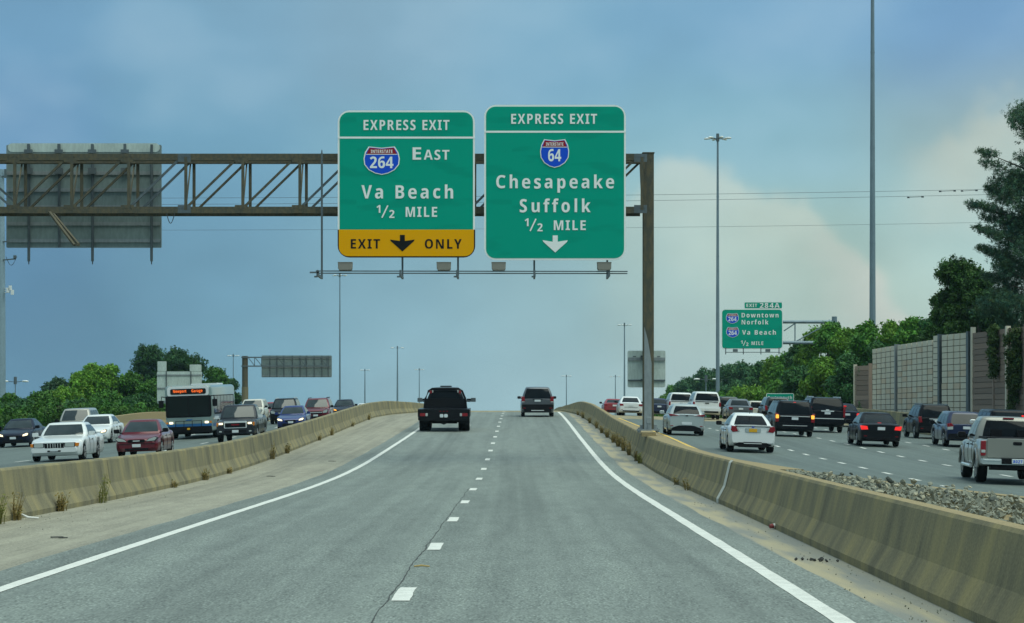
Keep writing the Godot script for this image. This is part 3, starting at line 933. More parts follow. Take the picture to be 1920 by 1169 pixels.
func tree(called: String, label: String, category: String, group: String, px: float, top: float, half: float, z: float, tint: Color, n: int, size: float, low := 0.25, variant := -1, ground := -99.0) -> void:
	var x := (px - 960.0) * z / F
	var yt := EYE + (HOR - top) * z / F
	var y0 := ground if ground > -90.0 else ground_at(x, z)
	var h := yt - y0
	var r := half * z / F
	var o := thing(called, label, category, Vector3(x, y0 - 0.1, -z), rng.randf() * TAU * 0.0, group)
	var t := Mb.new()
	var bend := Vector3(rng.randf_range(-0.2, 0.2), 0, rng.randf_range(-0.2, 0.2))
	t.path([Vector3(0, 0, 0), Vector3(0, h * 0.25, 0) + bend, Vector3(0, h * 0.55, 0) + bend * 2.0, Vector3(0, h * 0.88, 0) + bend], [h * 0.022 + 0.05, h * 0.018 + 0.03, h * 0.011 + 0.02, 0.02], 7)
	var lobes := []
	var count := int(clampf(5 + r * 2.0, 6, 18))
	for k in count:
		var f := (k + 0.5) / count
		var v := lerpf(low, 0.97, f)
		var prof := sin(PI * clampf(lerpf(0.22, 0.97, (v - low) / (1.0 - low)), 0, 1))
		var a := k * 2.4 + rng.randf() * 0.8
		var rr_ := r * (0.35 + rng.randf() * 0.45) * prof
		var lr := maxf(r * rng.randf_range(0.34, 0.52), 0.35)
		var c := Vector3(cos(a) * rr_, v * h, sin(a) * rr_)
		c.y = minf(c.y, h - lr * 0.75)
		lobes.append([c, Vector3(lr, lr * rng.randf_range(0.65, 0.9), lr)])
		if k % 2 == 0:
			t.path([Vector3(0, c.y * 0.6, 0) + bend, (Vector3(0, c.y * 0.75, 0) + c) * 0.5, c], [h * 0.009 + 0.015, h * 0.006 + 0.01, 0.012], 5)
	put(t, "trunk", M.bark, o)
	foliage(lobes, n, size, tint, 0.22, o, variant)

func ground_at(x: float, z: float) -> float:   # the land the roads lie on
	var y: float
	if x < -29.0: y = yl(-29.0, z) - 0.05
	elif x > 24.0: y = yr(24.0, z) - 0.06
	else: y = minf(yl(-12.0, z), minf(yc(0, z), yr(15.0, z))) - 1.1
	var away := smoothstep(60.0, 160.0, maxf(x, -x))
	return lerpf(y, -2.0, away)

func weed(px: float, py: float, h: float, n: int, dry: bool, label: String, z: float, side: float) -> void:
	var x: float = (x_left_base(z) if side < 0.0 else x_right_base(z)) - side * 0.06
	var o := thing("roadside_weed", label, "weed", Vector3(x, yc(0, z) - 0.01, -z), 0.0, "weeds along the concrete barriers")
	var mb := Mb.new()
	for i in n:
		var b := Vector3(rng.randf_range(-0.06, 0.06), 0, rng.randfn() * h * 0.35)
		var lean := Vector3(rng.randfn() * 0.12, 1, rng.randfn() * 0.22) * h * rng.randf_range(0.4, 1.0)
		mb.path([b, b + lean * 0.5, b + lean + Vector3(-side * 0.03, -0.02, 0)], [0.006, 0.005, 0.002], 4)
		for k in 7:
			var f := rng.randf_range(0.2, 1.0)
			var p := b + lean * f
			var d := Vector3(rng.randfn(), rng.randfn() * 0.5 + 0.3, rng.randfn()).normalized() * rng.randf_range(0.03, 0.07)
			var w := d.cross(Vector3(0.3, 1, 0.2)).normalized() * d.length() * 0.35
			mb.quad(p, p + d * 0.5 + w, p + d, p + d * 0.5 - w)
	put(mb, "foliage", M.dry_leaf if dry else M.weed_leaf, o)

# ------------------------------------------------------------------ poles, masts, gantries
func mast(px: float, top: float, z: float, foot: float, label: String, arms := 6, twin := false) -> void:
	var p := at(px, top, z)
	var g := minf(ground_at(p.x, z), 0.0)
	var o := thing("light_mast", label, "light mast", Vector3(p.x, g, -z), 0.0, "lighting masts along the highway")
	var h := p.y - g
	var mb := Mb.new()
	var b := foot * z / F
	mb.tube(Vector3(0, 0, 0), Vector3(0, h * 0.5, 0), b * 0.5, b * 0.37, 12)
	mb.tube(Vector3(0, h * 0.5, 0), Vector3(0, h, 0), b * 0.365, b * 0.22, 12)
	for k in 4:
		mb.tube(Vector3(0, h * (0.2 + 0.2 * k), 0), Vector3(0, h * (0.2 + 0.2 * k) + 0.12, 0), b * 0.46 - b * 0.05 * k, b * 0.46 - b * 0.05 * k, 12)
	put(mb, "pole", M.mast, o)
	var hd := Mb.new()
	var R := 1.15
	if arms > 0:
		R = 1.15 * clampf(z / 520.0, 1.0, 1.35)
		hd.tube(Vector3(0, h - 0.5, 0), Vector3(0, h + 0.5, 0), 0.22, 0.2, 10)
		for k in arms:
			var a := TAU * (k + 0.25) / arms
			var d := Vector3(cos(a), 0, sin(a))
			if twin: d = Vector3(1 if k % 2 else -1, 0, 0.02)
			hd.bar(Vector3(0, h - 0.2, 0), d * R + Vector3(0, h - 0.1, 0), 0.08, 0.08)
		put(hd, "lamp_ring", M.galvanised_dark, o)
		for k in arms:
			var a := TAU * (k + 0.25) / arms
			var d := Vector3(cos(a), 0, sin(a))
			if twin: d = Vector3(1 if k % 2 else -1, 0, 0.02)
			var l := Mb.new()
			var c := d * (R + 0.2) + Vector3(0, h - 0.12, 0)
			var rings := []
			for q in [[-0.42, 0.12, 0.0], [-0.3, 0.2, 0.02], [0.1, 0.24, 0.02], [0.35, 0.2, 0.0], [0.45, 0.08, 0.0]]:
				var r := PackedVector3Array()
				var sd := d.cross(Vector3.UP)
				for j in 8:
					r.append(c + (d * q[0] + sd * cos(TAU * j / 8.0) * q[1] + Vector3.UP * (sin(TAU * j / 8.0) * q[1] * 0.55 + q[2])) * R / 1.15)
				rings.append(r)
			l.loft(rings, 1)
			put(l, "lamp_head", M.lamp_white, o)

func back_of_sign(o: Node3D, w: float, h: float, m: Material, posts: Array, rows: int, rad: float, face_m: Material, down := 0.35) -> void:   # centre at the origin, its back turned to +z
	var mb := Mb.new()
	mb.prism(rr(-w * 0.5, -h * 0.5, w * 0.5, h * 0.5, rad), -0.02, 0.03)
	put(mb, "panel", m, o)
	var fm := Mb.new()
	fm.prism(rr(-w * 0.5 + 0.02, -h * 0.5 + 0.02, w * 0.5 - 0.02, h * 0.5 - 0.02, rad), -0.02, -0.03)
	put(fm, "face", face_m, o)
	for k in rows:
		var y := lerpf(-h * 0.5 + 0.08 * h, h * 0.5 - 0.1 * h, float(k) / maxi(rows - 1, 1))
		var b := Mb.new()
		b.box(Vector3(0, y, 0.06), Vector3(w - 0.06, 0.035, 0.06))
		b.box(Vector3(0, y - 0.05, 0.085), Vector3(w - 0.06, 0.1, 0.012))
		put(b, "stiffener", M.galvanised, o)
	for x in posts:
		var b := Mb.new()
		b.box(Vector3(x * w, -down * 0.5, 0.13), Vector3(0.09, h + down, 0.02))
		b.box(Vector3(x * w, -down * 0.5, 0.16), Vector3(0.018, h + down, 0.07))
		put(b, "mounting_post", M.galvanised_dark, o)

func lattice(o: Node3D, a: Vector3, b: Vector3, hgt: float, dep: float, bays: int, chord: float, m: Material, flip_at := -1) -> void:   # box truss from a to b, a and b on its lower front edge line
	var d := (b - a) / bays
	var up := Vector3(0, hgt, 0)
	var bk := Vector3(0, 0, -dep)
	for q in [Vector3.ZERO, up, bk, up + bk]:
		var c := Mb.new()
		var s := chord
		# an angle section: two legs
		c.bar(a + q, b + q, 0.03, s)
		c.bar(a + q + Vector3(0, (s * 0.5 - 0.012) * (1.0 if q.y == 0.0 else -1.0), -s * 0.5 if q.z == 0.0 else s * 0.5), b + q + Vector3(0, (s * 0.5 - 0.012) * (1.0 if q.y == 0.0 else -1.0), -s * 0.5 if q.z == 0.0 else s * 0.5), s, 0.024)
		put(c, "chord", m, o)
	for i in bays + 1:
		var p := a + d * i
		for q in [Vector3.ZERO, bk]:
			var s := Vector3(0.11, 0, 0) if q.z != 0.0 else Vector3.ZERO
			var c := Mb.new()
			c.bar(p + q + s, p + up + q + s, 0.095, 0.07)
			put(c, "upright", m, o)
		if i < bays:
			for q in [Vector3(0, 0, -0.05), bk + Vector3(0, 0, 0.05)]:
				var s := Vector3(0.19, 0, 0) if q.z < -0.5 else Vector3.ZERO
				var c := Mb.new()
				if i < flip_at:
					c.bar(p + up * 0.96 + q + s, p + d + up * 0.04 + q + s - Vector3(0.1, 0, 0), 0.085, 0.07)
				else:
					c.bar(p + up * 0.04 + q + s, p + d + up * 0.96 + q + s - Vector3(0.22, 0, 0), 0.085, 0.07)
				put(c, "diagonal", m if (i * 7 + int(q.z * 3.0)) % 3 else M.galvanised_dark, o)
			for yy in [0.05, hgt - 0.05]:
				var c := Mb.new()
				c.bar(p + Vector3(0.05, yy, 0), p + d + bk + Vector3(0, yy, 0), 0.05, 0.04)
				put(c, "cross_brace", m, o)
		for yy in [0.03, hgt - 0.03]:
			var gp := Mb.new()
			gp.box(p + Vector3(-0.05, yy, 0.018), Vector3(0.42, 0.26, 0.012))
			for bx in [-0.2, -0.08, 0.08]:
				gp.box(p + Vector3(bx, yy + 0.04, 0.03), Vector3(0.03, 0.03, 0.02))
			put(gp, "gusset_plate", M.galvanised_dark if i % 4 == 1 else m, o)
		var e := Mb.new()
		e.bar(p + up * 0.03, p + bk + up * 0.97, 0.045, 0.045)
		put(e, "sway_brace", m, o)

func bolts(mb: Mb, c: Vector3, r: float, s: float, n := 4) -> void:
	for k in n:
		var a := TAU * (k + 0.5) / n
		var p := c + Vector3(cos(a) * r, 0, sin(a) * r)
		mb.tube(p - Vector3(0, s * 2.0, 0), p + Vector3(0, s * 1.6, 0), s * 0.5, s * 0.5, 6)
		mb.tube(p - Vector3(0, s * 1.7, 0), p - Vector3(0, s * 0.2, 0), s, s, 6)

# ------------------------------------------------------------------ the scene
func _ready() -> void:
	rng.seed = 20240611
	# camera, air and light
	var cam := Camera3D.new()
	cam.name = "camera"
	cam.position = Vector3(0, EYE, 0)
	cam.near = 0.5
	cam.far = 6000.0
	cam.keep_aspect = Camera3D.KEEP_HEIGHT
	cam.projection = Camera3D.PROJECTION_FRUSTUM
	cam.size = 0.5 * 1169.0 / F
	cam.frustum_offset = Vector2(0, 0.5 * (HOR - 584.5) / F)
	cam.current = true
	add_child(cam)
	var env := Environment.new()
	env.background_mode = Environment.BG_SKY
	var sky := Sky.new()
	var pano := PanoramaSkyMaterial.new()
	pano.panorama = ImageTexture.create_from_image(make_sky())
	pano.filter = true
	sky.sky_material = pano
	env.sky = sky
	env.sky_rotation = Vector3(0, PI, 0)
	env.tonemap_mode = Environment.TONE_MAPPER_LINEAR
	env.tonemap_exposure = EXPO
	env.fog_enabled = true
	env.fog_density = 0.0001
	env.fog_light_color = Color(0.72, 0.86, 0.92)
	env.sdfgi_enabled = true
	env.ssao_enabled = true
	env.ssil_enabled = true
	var we := WorldEnvironment.new()
	we.name = "world_environment"
	we.environment = env
	add_child(we)
	var sun := DirectionalLight3D.new()
	sun.name = "sun"
	sun.light_energy = 0.5
	sun.light_color = Color(0.97, 1.0, 0.93)
	sun.light_angular_distance = 62.0
	sun.shadow_enabled = true
	sun.rotation = Vector3(deg_to_rad(-66.0), deg_to_rad(50.0), 0)
	add_child(sun)
	make_materials()
	make_clumps()
	setting()
	barriers()
	gantry()
	far_signs()
	walls()
	masts_and_wires()
	trees()
	traffic()
	small_things()

func setting() -> void:
	# land out to the horizon
	var land := Mb.new()
	var xs := [-1500.0, -900.0, -500.0, -200.0, -110.0, -70.0, -45.0, -34.0, -29.5, -28.9, -10.0, 0.0, 12.0, 23.9, 24.5, 30.0, 45.0, 70.0, 110.0, 200.0, 500.0, 900.0, 1500.0]
	var zs := [-400.0, -100.0]
	for k in 60: zs.append(-60.0 + k * 7.0)
	for k in [400.0, 500.0, 700.0, 1000.0, 1600.0]: zs.append(k)
	for i in zs.size() - 1:
		for k in xs.size() - 1:
			var q := []
			for e in [[0, 0], [1, 0], [1, 1], [0, 1]]:
				var x: float = xs[k + e[1]]
				var z: float = zs[i + e[0]]
				q.append(Vector3(x, minf(ground_at(x, z), 50.0) if z < 340.0 else -3.2, -z))
			for t in [[0, 1, 2], [0, 2, 3]]:
				for j in t:
					land.v.append(q[j])
					land.uv.append(Vector2(q[j].x, q[j].z) / 5.0)
				land.sm.append(1)
	tag(put(land, "ground", M.grass), "grassy land beside and beyond the roads", "", "", "structure")
	var jit := 0.006
	# the express lanes, their shoulders and the bridge deck at the crest
	var road := Mb.new()
	sheet(road, func(z): return x_left_line(z) - 0.62, func(z): return x_right_line(z) + 0.5, yc, -50, 152, 2.0, 8, 0.0, Vector2(3.2, 13.0), Vector2(7.0, 90.0), 0.03)
	tag(put(road, "road", M.asphalt), "grey asphalt of the two express lanes climbing to the crest", "", "", "structure")
	rng.seed = 77
	var sl := Mb.new()
	sheet(sl, func(z): return x_left_base(z) - 0.1, func(z): return x_left_line(z) - 0.58, yc, -50, 152, 2.0, 4, -0.006, Vector2(4.0, 11.0), Vector2(5.0, 60.0))
	tag(put(sl, "left_shoulder", M.concrete_slab), "pale concrete shoulder left of the express lanes", "", "", "structure")
	var sr := Mb.new()
	sheet(sr, func(z): return x_right_line(z) + 0.46, func(z): return x_right_base(z) + 0.1, yc, -50, 152, 2.0, 3, -0.006, Vector2(1, 1))
	for i in sr.v.size():   # u runs from the asphalt edge to the foot of the barrier
		var z := -sr.v[i].z
		var e := x_right_line(z) + 0.46
		sr.uv[i] = Vector2(clampf((sr.v[i].x - e) / maxf(x_right_base(z) - e, 0.2), 0.0, 0.98), z / 14.0)
	tag(put(sr, "right_shoulder", M.gutter), "narrow concrete gutter right of the express lanes with a strip of blown sand", "", "", "structure")
	var dk := Mb.new()
	sheet(dk, func(z): return x_left_base(z) - 0.3, func(z): return x_right_base(z) + 0.3, yc, 152, 335, 3.0, 6, 0.0, Vector2(4, 4), Vector2(9.0, 60.0))
	tag(put(dk, "bridge_deck", M.deck), "tan concrete bridge deck just beyond the crest", "", "", "structure")
	# painted lines
	var el := Mb.new()
	sheet(el, func(z): return x_left_line(z) - 0.08, func(z): return x_left_line(z) + 0.08, yc, -20, 152, 0.8, 1, 0.005, Vector2(2, 2), Vector2.ZERO, jit)
	tag(put(el, "left_edge_line", M.paint_white), "solid white line on the left edge of the express lanes", "", "", "structure")
	var er := Mb.new()
	sheet(er, func(z): return x_right_line(z) - 0.085, func(z): return x_right_line(z) + 0.085, yc, -20, 152, 0.8, 1, 0.005, Vector2(2, 2), Vector2.ZERO, jit)
	tag(put(er, "right_edge_line", M.paint_white), "solid white line on the right edge of the express lanes", "", "", "structure")
	var dash := sub("lane_dashes", self)
	tag(dash, "short white dashes between the two express lanes", "", "", "structure")
	for i in range(-1, 18):
		var z0 := 20.7 + 7.69 * i - 0.75
		var mb := Mb.new()
		sheet(mb, func(z): return x_dash(z) - 0.08, func(z): return x_dash(z) + 0.08, yc, z0, z0 + 1.55, 0.25, 1, 0.006, Vector2(1.3, 1.3), Vector2.ZERO, 0.008)
		put(mb, "dash", M.paint_white, dash)
	# the tarred seam that wanders beside the dashes
	var seam := Mb.new()
	var wander := noise(91, 0.6, 4)
	sheet(seam, func(z): return x_dash(z) - 0.115 + wander.get_noise_1d(z) * 0.03 - 0.009, func(z): return x_dash(z) - 0.115 + wander.get_noise_1d(z) * 0.03 + 0.004 + maxf(-0.008, wander.get_noise_1d(z * 3.0 + 50.0) * 0.012), yc, 10, 52, 0.14, 1, 0.003, Vector2(1, 1))
	tag(put(seam, "pavement_seam", M.tar), "dark cracked seam between the two express lanes", "", "", "structure")
	# side carriageways
	for e in [["right_road", 4.2, 24.0, yr, "grey asphalt of the carriageway leading away on the right"], ["left_road", -29.0, -8.3, yl, "grey asphalt of the oncoming carriageway on the left"]]:
		var mb := Mb.new()
		sheet(mb, func(_z): return e[1], func(_z): return e[2], e[3], -60, 148 if e[0] == "right_road" else 170, 3.0, 8, 0.0, Vector2(2.6, 2.6), Vector2(7.4, 110.0))
		tag(put(mb, e[0], M.asphalt_side), e[4], "", "", "structure")
		var dk2 := Mb.new()
		sheet(dk2, func(_z): return e[1], func(_z): return e[2], e[3], 148 if e[0] == "right_road" else 170, 335, 4.0, 6, 0.0, Vector2(4, 4), Vector2(9, 60))
		tag(put(dk2, e[0].replace("road", "deck"), M.deck), "tan concrete deck where the %s carriageway crosses the bridge" % e[0].split("_")[0], "", "", "structure")
	var y1 := Mb.new()
	sheet(y1, func(_z): return 7.06, func(_z): return 7.22, yr, 0, 150, 1.5, 1, 0.005, Vector2(2, 2), Vector2.ZERO, jit)
	tag(put(y1, "right_yellow_line", M.paint_yellow), "yellow edge line on the left of the right carriageway", "", "", "structure")
	var y2 := Mb.new()
	sheet(y2, func(_z): return -11.75, func(_z): return -11.6, yl, 0, 170, 1.5, 1, 0.005, Vector2(2, 2), Vector2.ZERO, jit)
	tag(put(y2, "left_yellow_line", M.paint_yellow), "yellow edge line beside the median of the left carriageway", "", "", "structure")
	var rd := sub("right_lane_dashes", self)
	tag(rd, "short white lane dashes on the right carriageway", "", "", "structure")
	for xl in [11.05, 14.8, 18.5]:
		for i in 26:
			var z0: float = 30.0 + 4.55 * i + xl * 0.3
			var mb := Mb.new()
			sheet(mb, func(_z): return xl - 0.07, func(_z): return xl + 0.07, yr, z0, z0 + 1.5, 0.8, 1, 0.005, Vector2(1.3, 1.3))
			put(mb, "dash", M.paint_white, rd)
	var ld := sub("left_lane_dashes", self)
	tag(ld, "short white lane dashes on the oncoming carriageway", "", "", "structure")
	for xl in [-15.35, -19.1, -22.8, -26.5]:
		for i in 10:
			var z0: float = 57.0 + 11.6 * i + xl * 0.3
			var mb := Mb.new()
			sheet(mb, func(_z): return xl - 0.07, func(_z): return xl + 0.07, yl, z0, z0 + 2.6, 1.3, 1, 0.005, Vector2(1.3, 1.3))
			put(mb, "dash", M.paint_white, ld)

func extrude_barrier(mb: Mb, prof: Callable, z0: float, z1: float, dz: float) -> void:   # prof(z) gives a ring of Vector3; texture runs along and up
	var n := int((z1 - z0) / dz)
	var rows := []
	for i in n + 1:
		rows.append(prof.call(lerpf(z0, z1, float(i) / n)))
	for i in n:
		var a: Array = rows[i]
		var b: Array = rows[i + 1]
		for k in a.size() - 1:
			var q := [a[k], b[k], b[k + 1], a[k + 1]]
			for t in [[0, 1, 2], [0, 2, 3]]:
				for j in t:
					mb.v.append(q[j])
					var up: float = k if j == 0 or j == 1 else k + 1
					mb.uv.append(Vector2(-q[j].z / 16.0, clampf(1.0 - (q[j].y - a[0].y) / 1.1, 0.0, 1.0) * 0.96 + 0.02))
				mb.sm.append(k + 1)

func barriers() -> void:
	# left barrier: sloped faces on both sides, it follows the climb
	var left := thing("concrete_barrier", "long weathered concrete barrier left of the express lanes, weeds at its foot", "barrier")
	var lm := Mb.new()
	extrude_barrier(lm, func(z: float) -> Array:
		var x := x_left_base(z)
		var y := yc(x, z)
		var h := h_left(z)
		var yb := minf(yl(x - 0.6, z), y) - 0.3
		var out := []
		for p in [[0.0, -0.05], [0.0, 0.08], [-0.13, h * 0.4], [-0.2, h - 0.03], [-0.225, h], [-0.4, h], [-0.43, h - 0.03], [-0.5, h * 0.4], [-0.62, 0.08]]:
			out.append(Vector3(x + p[0], y + p[1], -z))
		out.append(Vector3(x - 0.64, yb, -z))
		return out, -40, 300, 2.0)
	put(lm, "wall", M.barrier, left)
	# right barrier with the raised median behind it
	var right := thing("median_barrier", "long dirty concrete barrier right of the express lanes, holding the raised median", "barrier")
	var rmb := Mb.new()
	extrude_barrier(rmb, func(z: float) -> Array:
		var x := x_right_base(z)
		var y := yc(x, z)
		var h := h_right(z)
		var w := h / 0.8
		var out := []
		for p in [[0.0, -0.05], [0.0, 0.08], [0.13 * w, h * 0.4], [0.24 * w, h - 0.035], [0.27 * w, h]]:
			out.append(Vector3(x + p[0], y + p[1], -z))
		return out, -40, 300, 2.0)
	put(rmb, "wall", M.barrier_dark, right)
	var top := func(z: float) -> float: return yc(0, z) + h_right(z)
	var xf := func(z: float) -> float: return x_right_base(z) + 0.27 * h_right(z) / 0.8
	var cap := Mb.new()
	# level cap beyond the rubble, lips and a sunk bed where the rubble lies
	sheet(cap, xf, x_median_back, func(_x, z): return top.call(z), 36.5, 300, 2.0, 2, 0.0, Vector2(2, 2))
	sheet(cap, xf, func(z): return xf.call(z) + 0.16, func(_x, z): return top.call(z), -40, 36.5, 2.0, 1, 0.0, Vector2(2, 2))
	sheet(cap, func(z): return x_median_back(z) - 0.16, x_median_back, func(_x, z): return top.call(z) - 0.02, -40, 36.5, 2.0, 1, 0.0, Vector2(2, 2))
	put(cap, "cap", M.cap, right)
	var bed := Mb.new()
	sheet(bed, func(z): return xf.call(z) + 0.15, func(z): return x_median_back(z) - 0.15, func(_x, z): return top.call(z) - 0.2, -40, 36.6, 2.0, 1, 0.0, Vector2(2, 2))
	put(bed, "gravel_bed", M.cap, right)
	var inn := Mb.new()
	for e in [[func(z): return xf.call(z) + 0.16, 0.0], [func(z): return x_median_back(z) - 0.16, -0.02]]:
		extrude_barrier(inn, func(z: float) -> Array:
			var x: float = e[0].call(z)
			return [Vector3(x, top.call(z) - 0.22, -z), Vector3(x, top.call(z) + e[1], -z)], -40, 36.5, 2.0)
	inn.quad(Vector3(xf.call(36.5), top.call(36.5) - 0.22, -36.5), Vector3(x_median_back(36.5), top.call(36.5) - 0.22, -36.5), Vector3(x_median_back(36.5), top.call(36.5), -36.5), Vector3(xf.call(36.5), top.call(36.5), -36.5))
	put(inn, "lip", M.barrier, right)
	var back := Mb.new()
	extrude_barrier(back, func(z: float) -> Array:
		var x := x_median_back(z)
		var t: float = top.call(z) - (0.02 if z < 36.5 else 0.0)
		return [Vector3(x, t, -z), Vector3(x + 0.06, t - 0.3, -z), Vector3(x + 0.2, yr(x, z) - 0.3, -z)], -40, 300, 2.0)
	put(back, "back_wall", M.barrier, right)
	# mortared joint and spilt mortar on the cap
	var mj := Mb.new()
	var zj := 43.2
	extrude_barrier(mj, func(z: float) -> Array:
		var x := x_right_base(z)
		var y := yc(x, z)
		var h := h_right(z)
		var w := h / 0.8
		var out := []
		for p in [[-0.012, 0.0], [-0.012, 0.08], [0.13 * w - 0.012, h * 0.4], [0.24 * w - 0.014, h - 0.035], [0.27 * w, h + 0.012]]:
			out.append(Vector3(x + p[0], y + p[1], -z))
		return out, zj, zj + 0.5, 0.25)
	put(mj, "mortar_joint", M.mortar, right)
	for e in [[77.0, 0.3], [66.0, 0.22], [33.5, 0.18]]:
		var jn := Mb.new()
		extrude_barrier(jn, func(z: float) -> Array:
			var x := x_right_base(z)
			var y := yc(x, z)
			var h := h_right(z)
			var w := h / 0.8
			return [Vector3(x - 0.004, y, -z), Vector3(x - 0.004, y + 0.08, -z), Vector3(x + 0.13 * w - 0.004, y + h * 0.4, -z), Vector3(x + 0.24 * w - 0.004, y + h - 0.04, -z)], e[0], e[0] + 0.04, 0.04)
		put(jn, "joint", M.tar, right)
	for z in [30.0, 45.5, 61.0, 76.5, 92.0]:
		var jn := Mb.new()
		extrude_barrier(jn, func(zz: float) -> Array:
			var x := x_left_base(zz)
			var y := yc(x, zz)
			var h := h_left(zz)
			return [Vector3(x + 0.004, y, -zz), Vector3(x + 0.004, y + 0.08, -zz), Vector3(x - 0.126, y + h * 0.4, -zz), Vector3(x - 0.196, y + h - 0.03, -zz)], z, z + 0.03, 0.03)
		put(jn, "joint", M.tar, left)
	# rubble in the bed: the nearest and largest stones one by one, the chips among them as one
	var protos := []
	for k in 7:
		var mb := Mb.new()
		var pts := []
		var ico := IcosphereLike()
		for p in ico[0]:
			pts.append(p * rng.randf_range(0.55, 1.15) * Vector3(1.15, 0.5, 0.8))
		for t in ico[1]:
			mb.tri(pts[t[0]], pts[t[1]], pts[t[2]])
		mb.orient(0)
		protos.append(mb.mesh())
	var kinds := [M.stone, M.stone_pale, M.stone_pale, M.stone_dark, M.stone, M.stone_pale]
	var pile := func(z: float, h: float) -> Vector3:
		var a: float = xf.call(z) + 0.2
		var b: float = x_median_back(z) - 0.2
		var x := rng.randf_range(a, b)
		return Vector3(x, top.call(z) - 0.2 + h, -z)
	var n := 0
	while n < 300:
		var z := 19.0 + 17.0 * pow(rng.randf(), 0.75)
		if z > 35.8: continue
		var o := put_mesh(protos[n % 7], "stone", kinds[rng.randi() % 6], right)
		var s := 0.03 + 0.034 * pow(rng.randf(), 2.0)
		var lift := smoothstep(36.0, 31.0, z)
		o.position = pile.call(z, rng.randf_range(0.08, 0.13) + 0.16 * lift * rng.randf())
		o.basis = Basis.from_euler(Vector3(rng.randfn() * 0.5, rng.randf() * TAU, rng.randfn() * 0.5)).scaled(Vector3.ONE * s)
		n += 1
	var chips := Mb.new()
	for i in 5200:
		var z := 8.0 + 28.0 * pow(rng.randf(), 0.6)
		if z > 35.9: continue
		var c: Vector3 = pile.call(z, rng.randf_range(0.02, 0.2))
		var s := rng.randf_range(0.015, 0.05)
		var b := Basis.from_euler(Vector3(rng.randf() * TAU, rng.randf() * TAU, rng.randf() * TAU)).scaled(Vector3.ONE * s)
		var q := [b * Vector3(1, 0.2, 0), b * Vector3(-0.5, 0.1, 0.85), b * Vector3(-0.5, -0.2, -0.8), b * Vector3(0.1, 0.9, 0.1), b * Vector3(0, -0.8, 0)]
		var from := chips.v.size()
		for t in [[0, 1, 3], [1, 2, 3], [2, 0, 3], [1, 0, 4], [2, 1, 4], [0, 2, 4]]:
			chips.tri(c + q[t[0]], c + q[t[1]], c + q[t[2]])
		chips.orient(from)
	put(chips, "rubble_chips", M.stone, right, "stuff")
	# outer barriers of the side carriageways
	var lo := thing("roadside_barrier", "tan concrete barrier on the far side of the oncoming road, before the bushes", "barrier")
	var lob := Mb.new()
	extrude_barrier(lob, func(z: float) -> Array:
		var x := -28.6
		var y := yl(x, z)
		var h := 0.85 + 0.15 * smoothstep(150.0, 180.0, z)
		var out := []
		for p in [[0.3, -0.2], [0.3, 0.08], [0.17, 0.34], [0.1, h - 0.03], [0.07, h], [-0.1, h], [-0.15, 0.0], [-0.15, -0.5]]:
			out.append(Vector3(x + p[0], y + p[1], -z))
		return out, 150, 300, 3.0)
	put(lob, "wall", M.cap, lo)
	var ro := thing("roadside_barrier", "concrete barrier along the far right edge, below the tall sound walls", "barrier")
	var rob := Mb.new()
	extrude_barrier(rob, func(z: float) -> Array:
		var x := 23.6
		var y := yr(x, z)
		var h := 1.12
		var out := []
		for p in [[-0.3, -0.2], [-0.3, 0.08], [-0.17, 0.4], [-0.1, h - 0.03], [-0.07, h], [0.1, h], [0.15, 0.0], [0.15, -0.5]]:
			out.append(Vector3(x + p[0], y + p[1], -z))
		return out, 60, 215, 3.0)
	put(rob, "wall", M.barrier, ro)

func IcosphereLike() -> Array:
	var t := 1.618
	var p := [Vector3(-1, t, 0), Vector3(1, t, 0), Vector3(-1, -t, 0), Vector3(1, -t, 0), Vector3(0, -1, t), Vector3(0, 1, t), Vector3(0, -1, -t), Vector3(0, 1, -t), Vector3(t, 0, -1), Vector3(t, 0, 1), Vector3(-t, 0, -1), Vector3(-t, 0, 1)]
	for i in 12: p[i] = (p[i] as Vector3).normalized()
	return [p, [[0, 11, 5], [0, 5, 1], [0, 1, 7], [0, 7, 10], [0, 10, 11], [1, 5, 9], [5, 11, 4], [11, 10, 2], [10, 7, 6], [7, 1, 8], [3, 9, 4], [3, 4, 2], [3, 2, 6], [3, 6, 8], [3, 8, 9], [4, 9, 5], [2, 4, 11], [6, 2, 10], [8, 6, 7], [9, 8, 1]]]

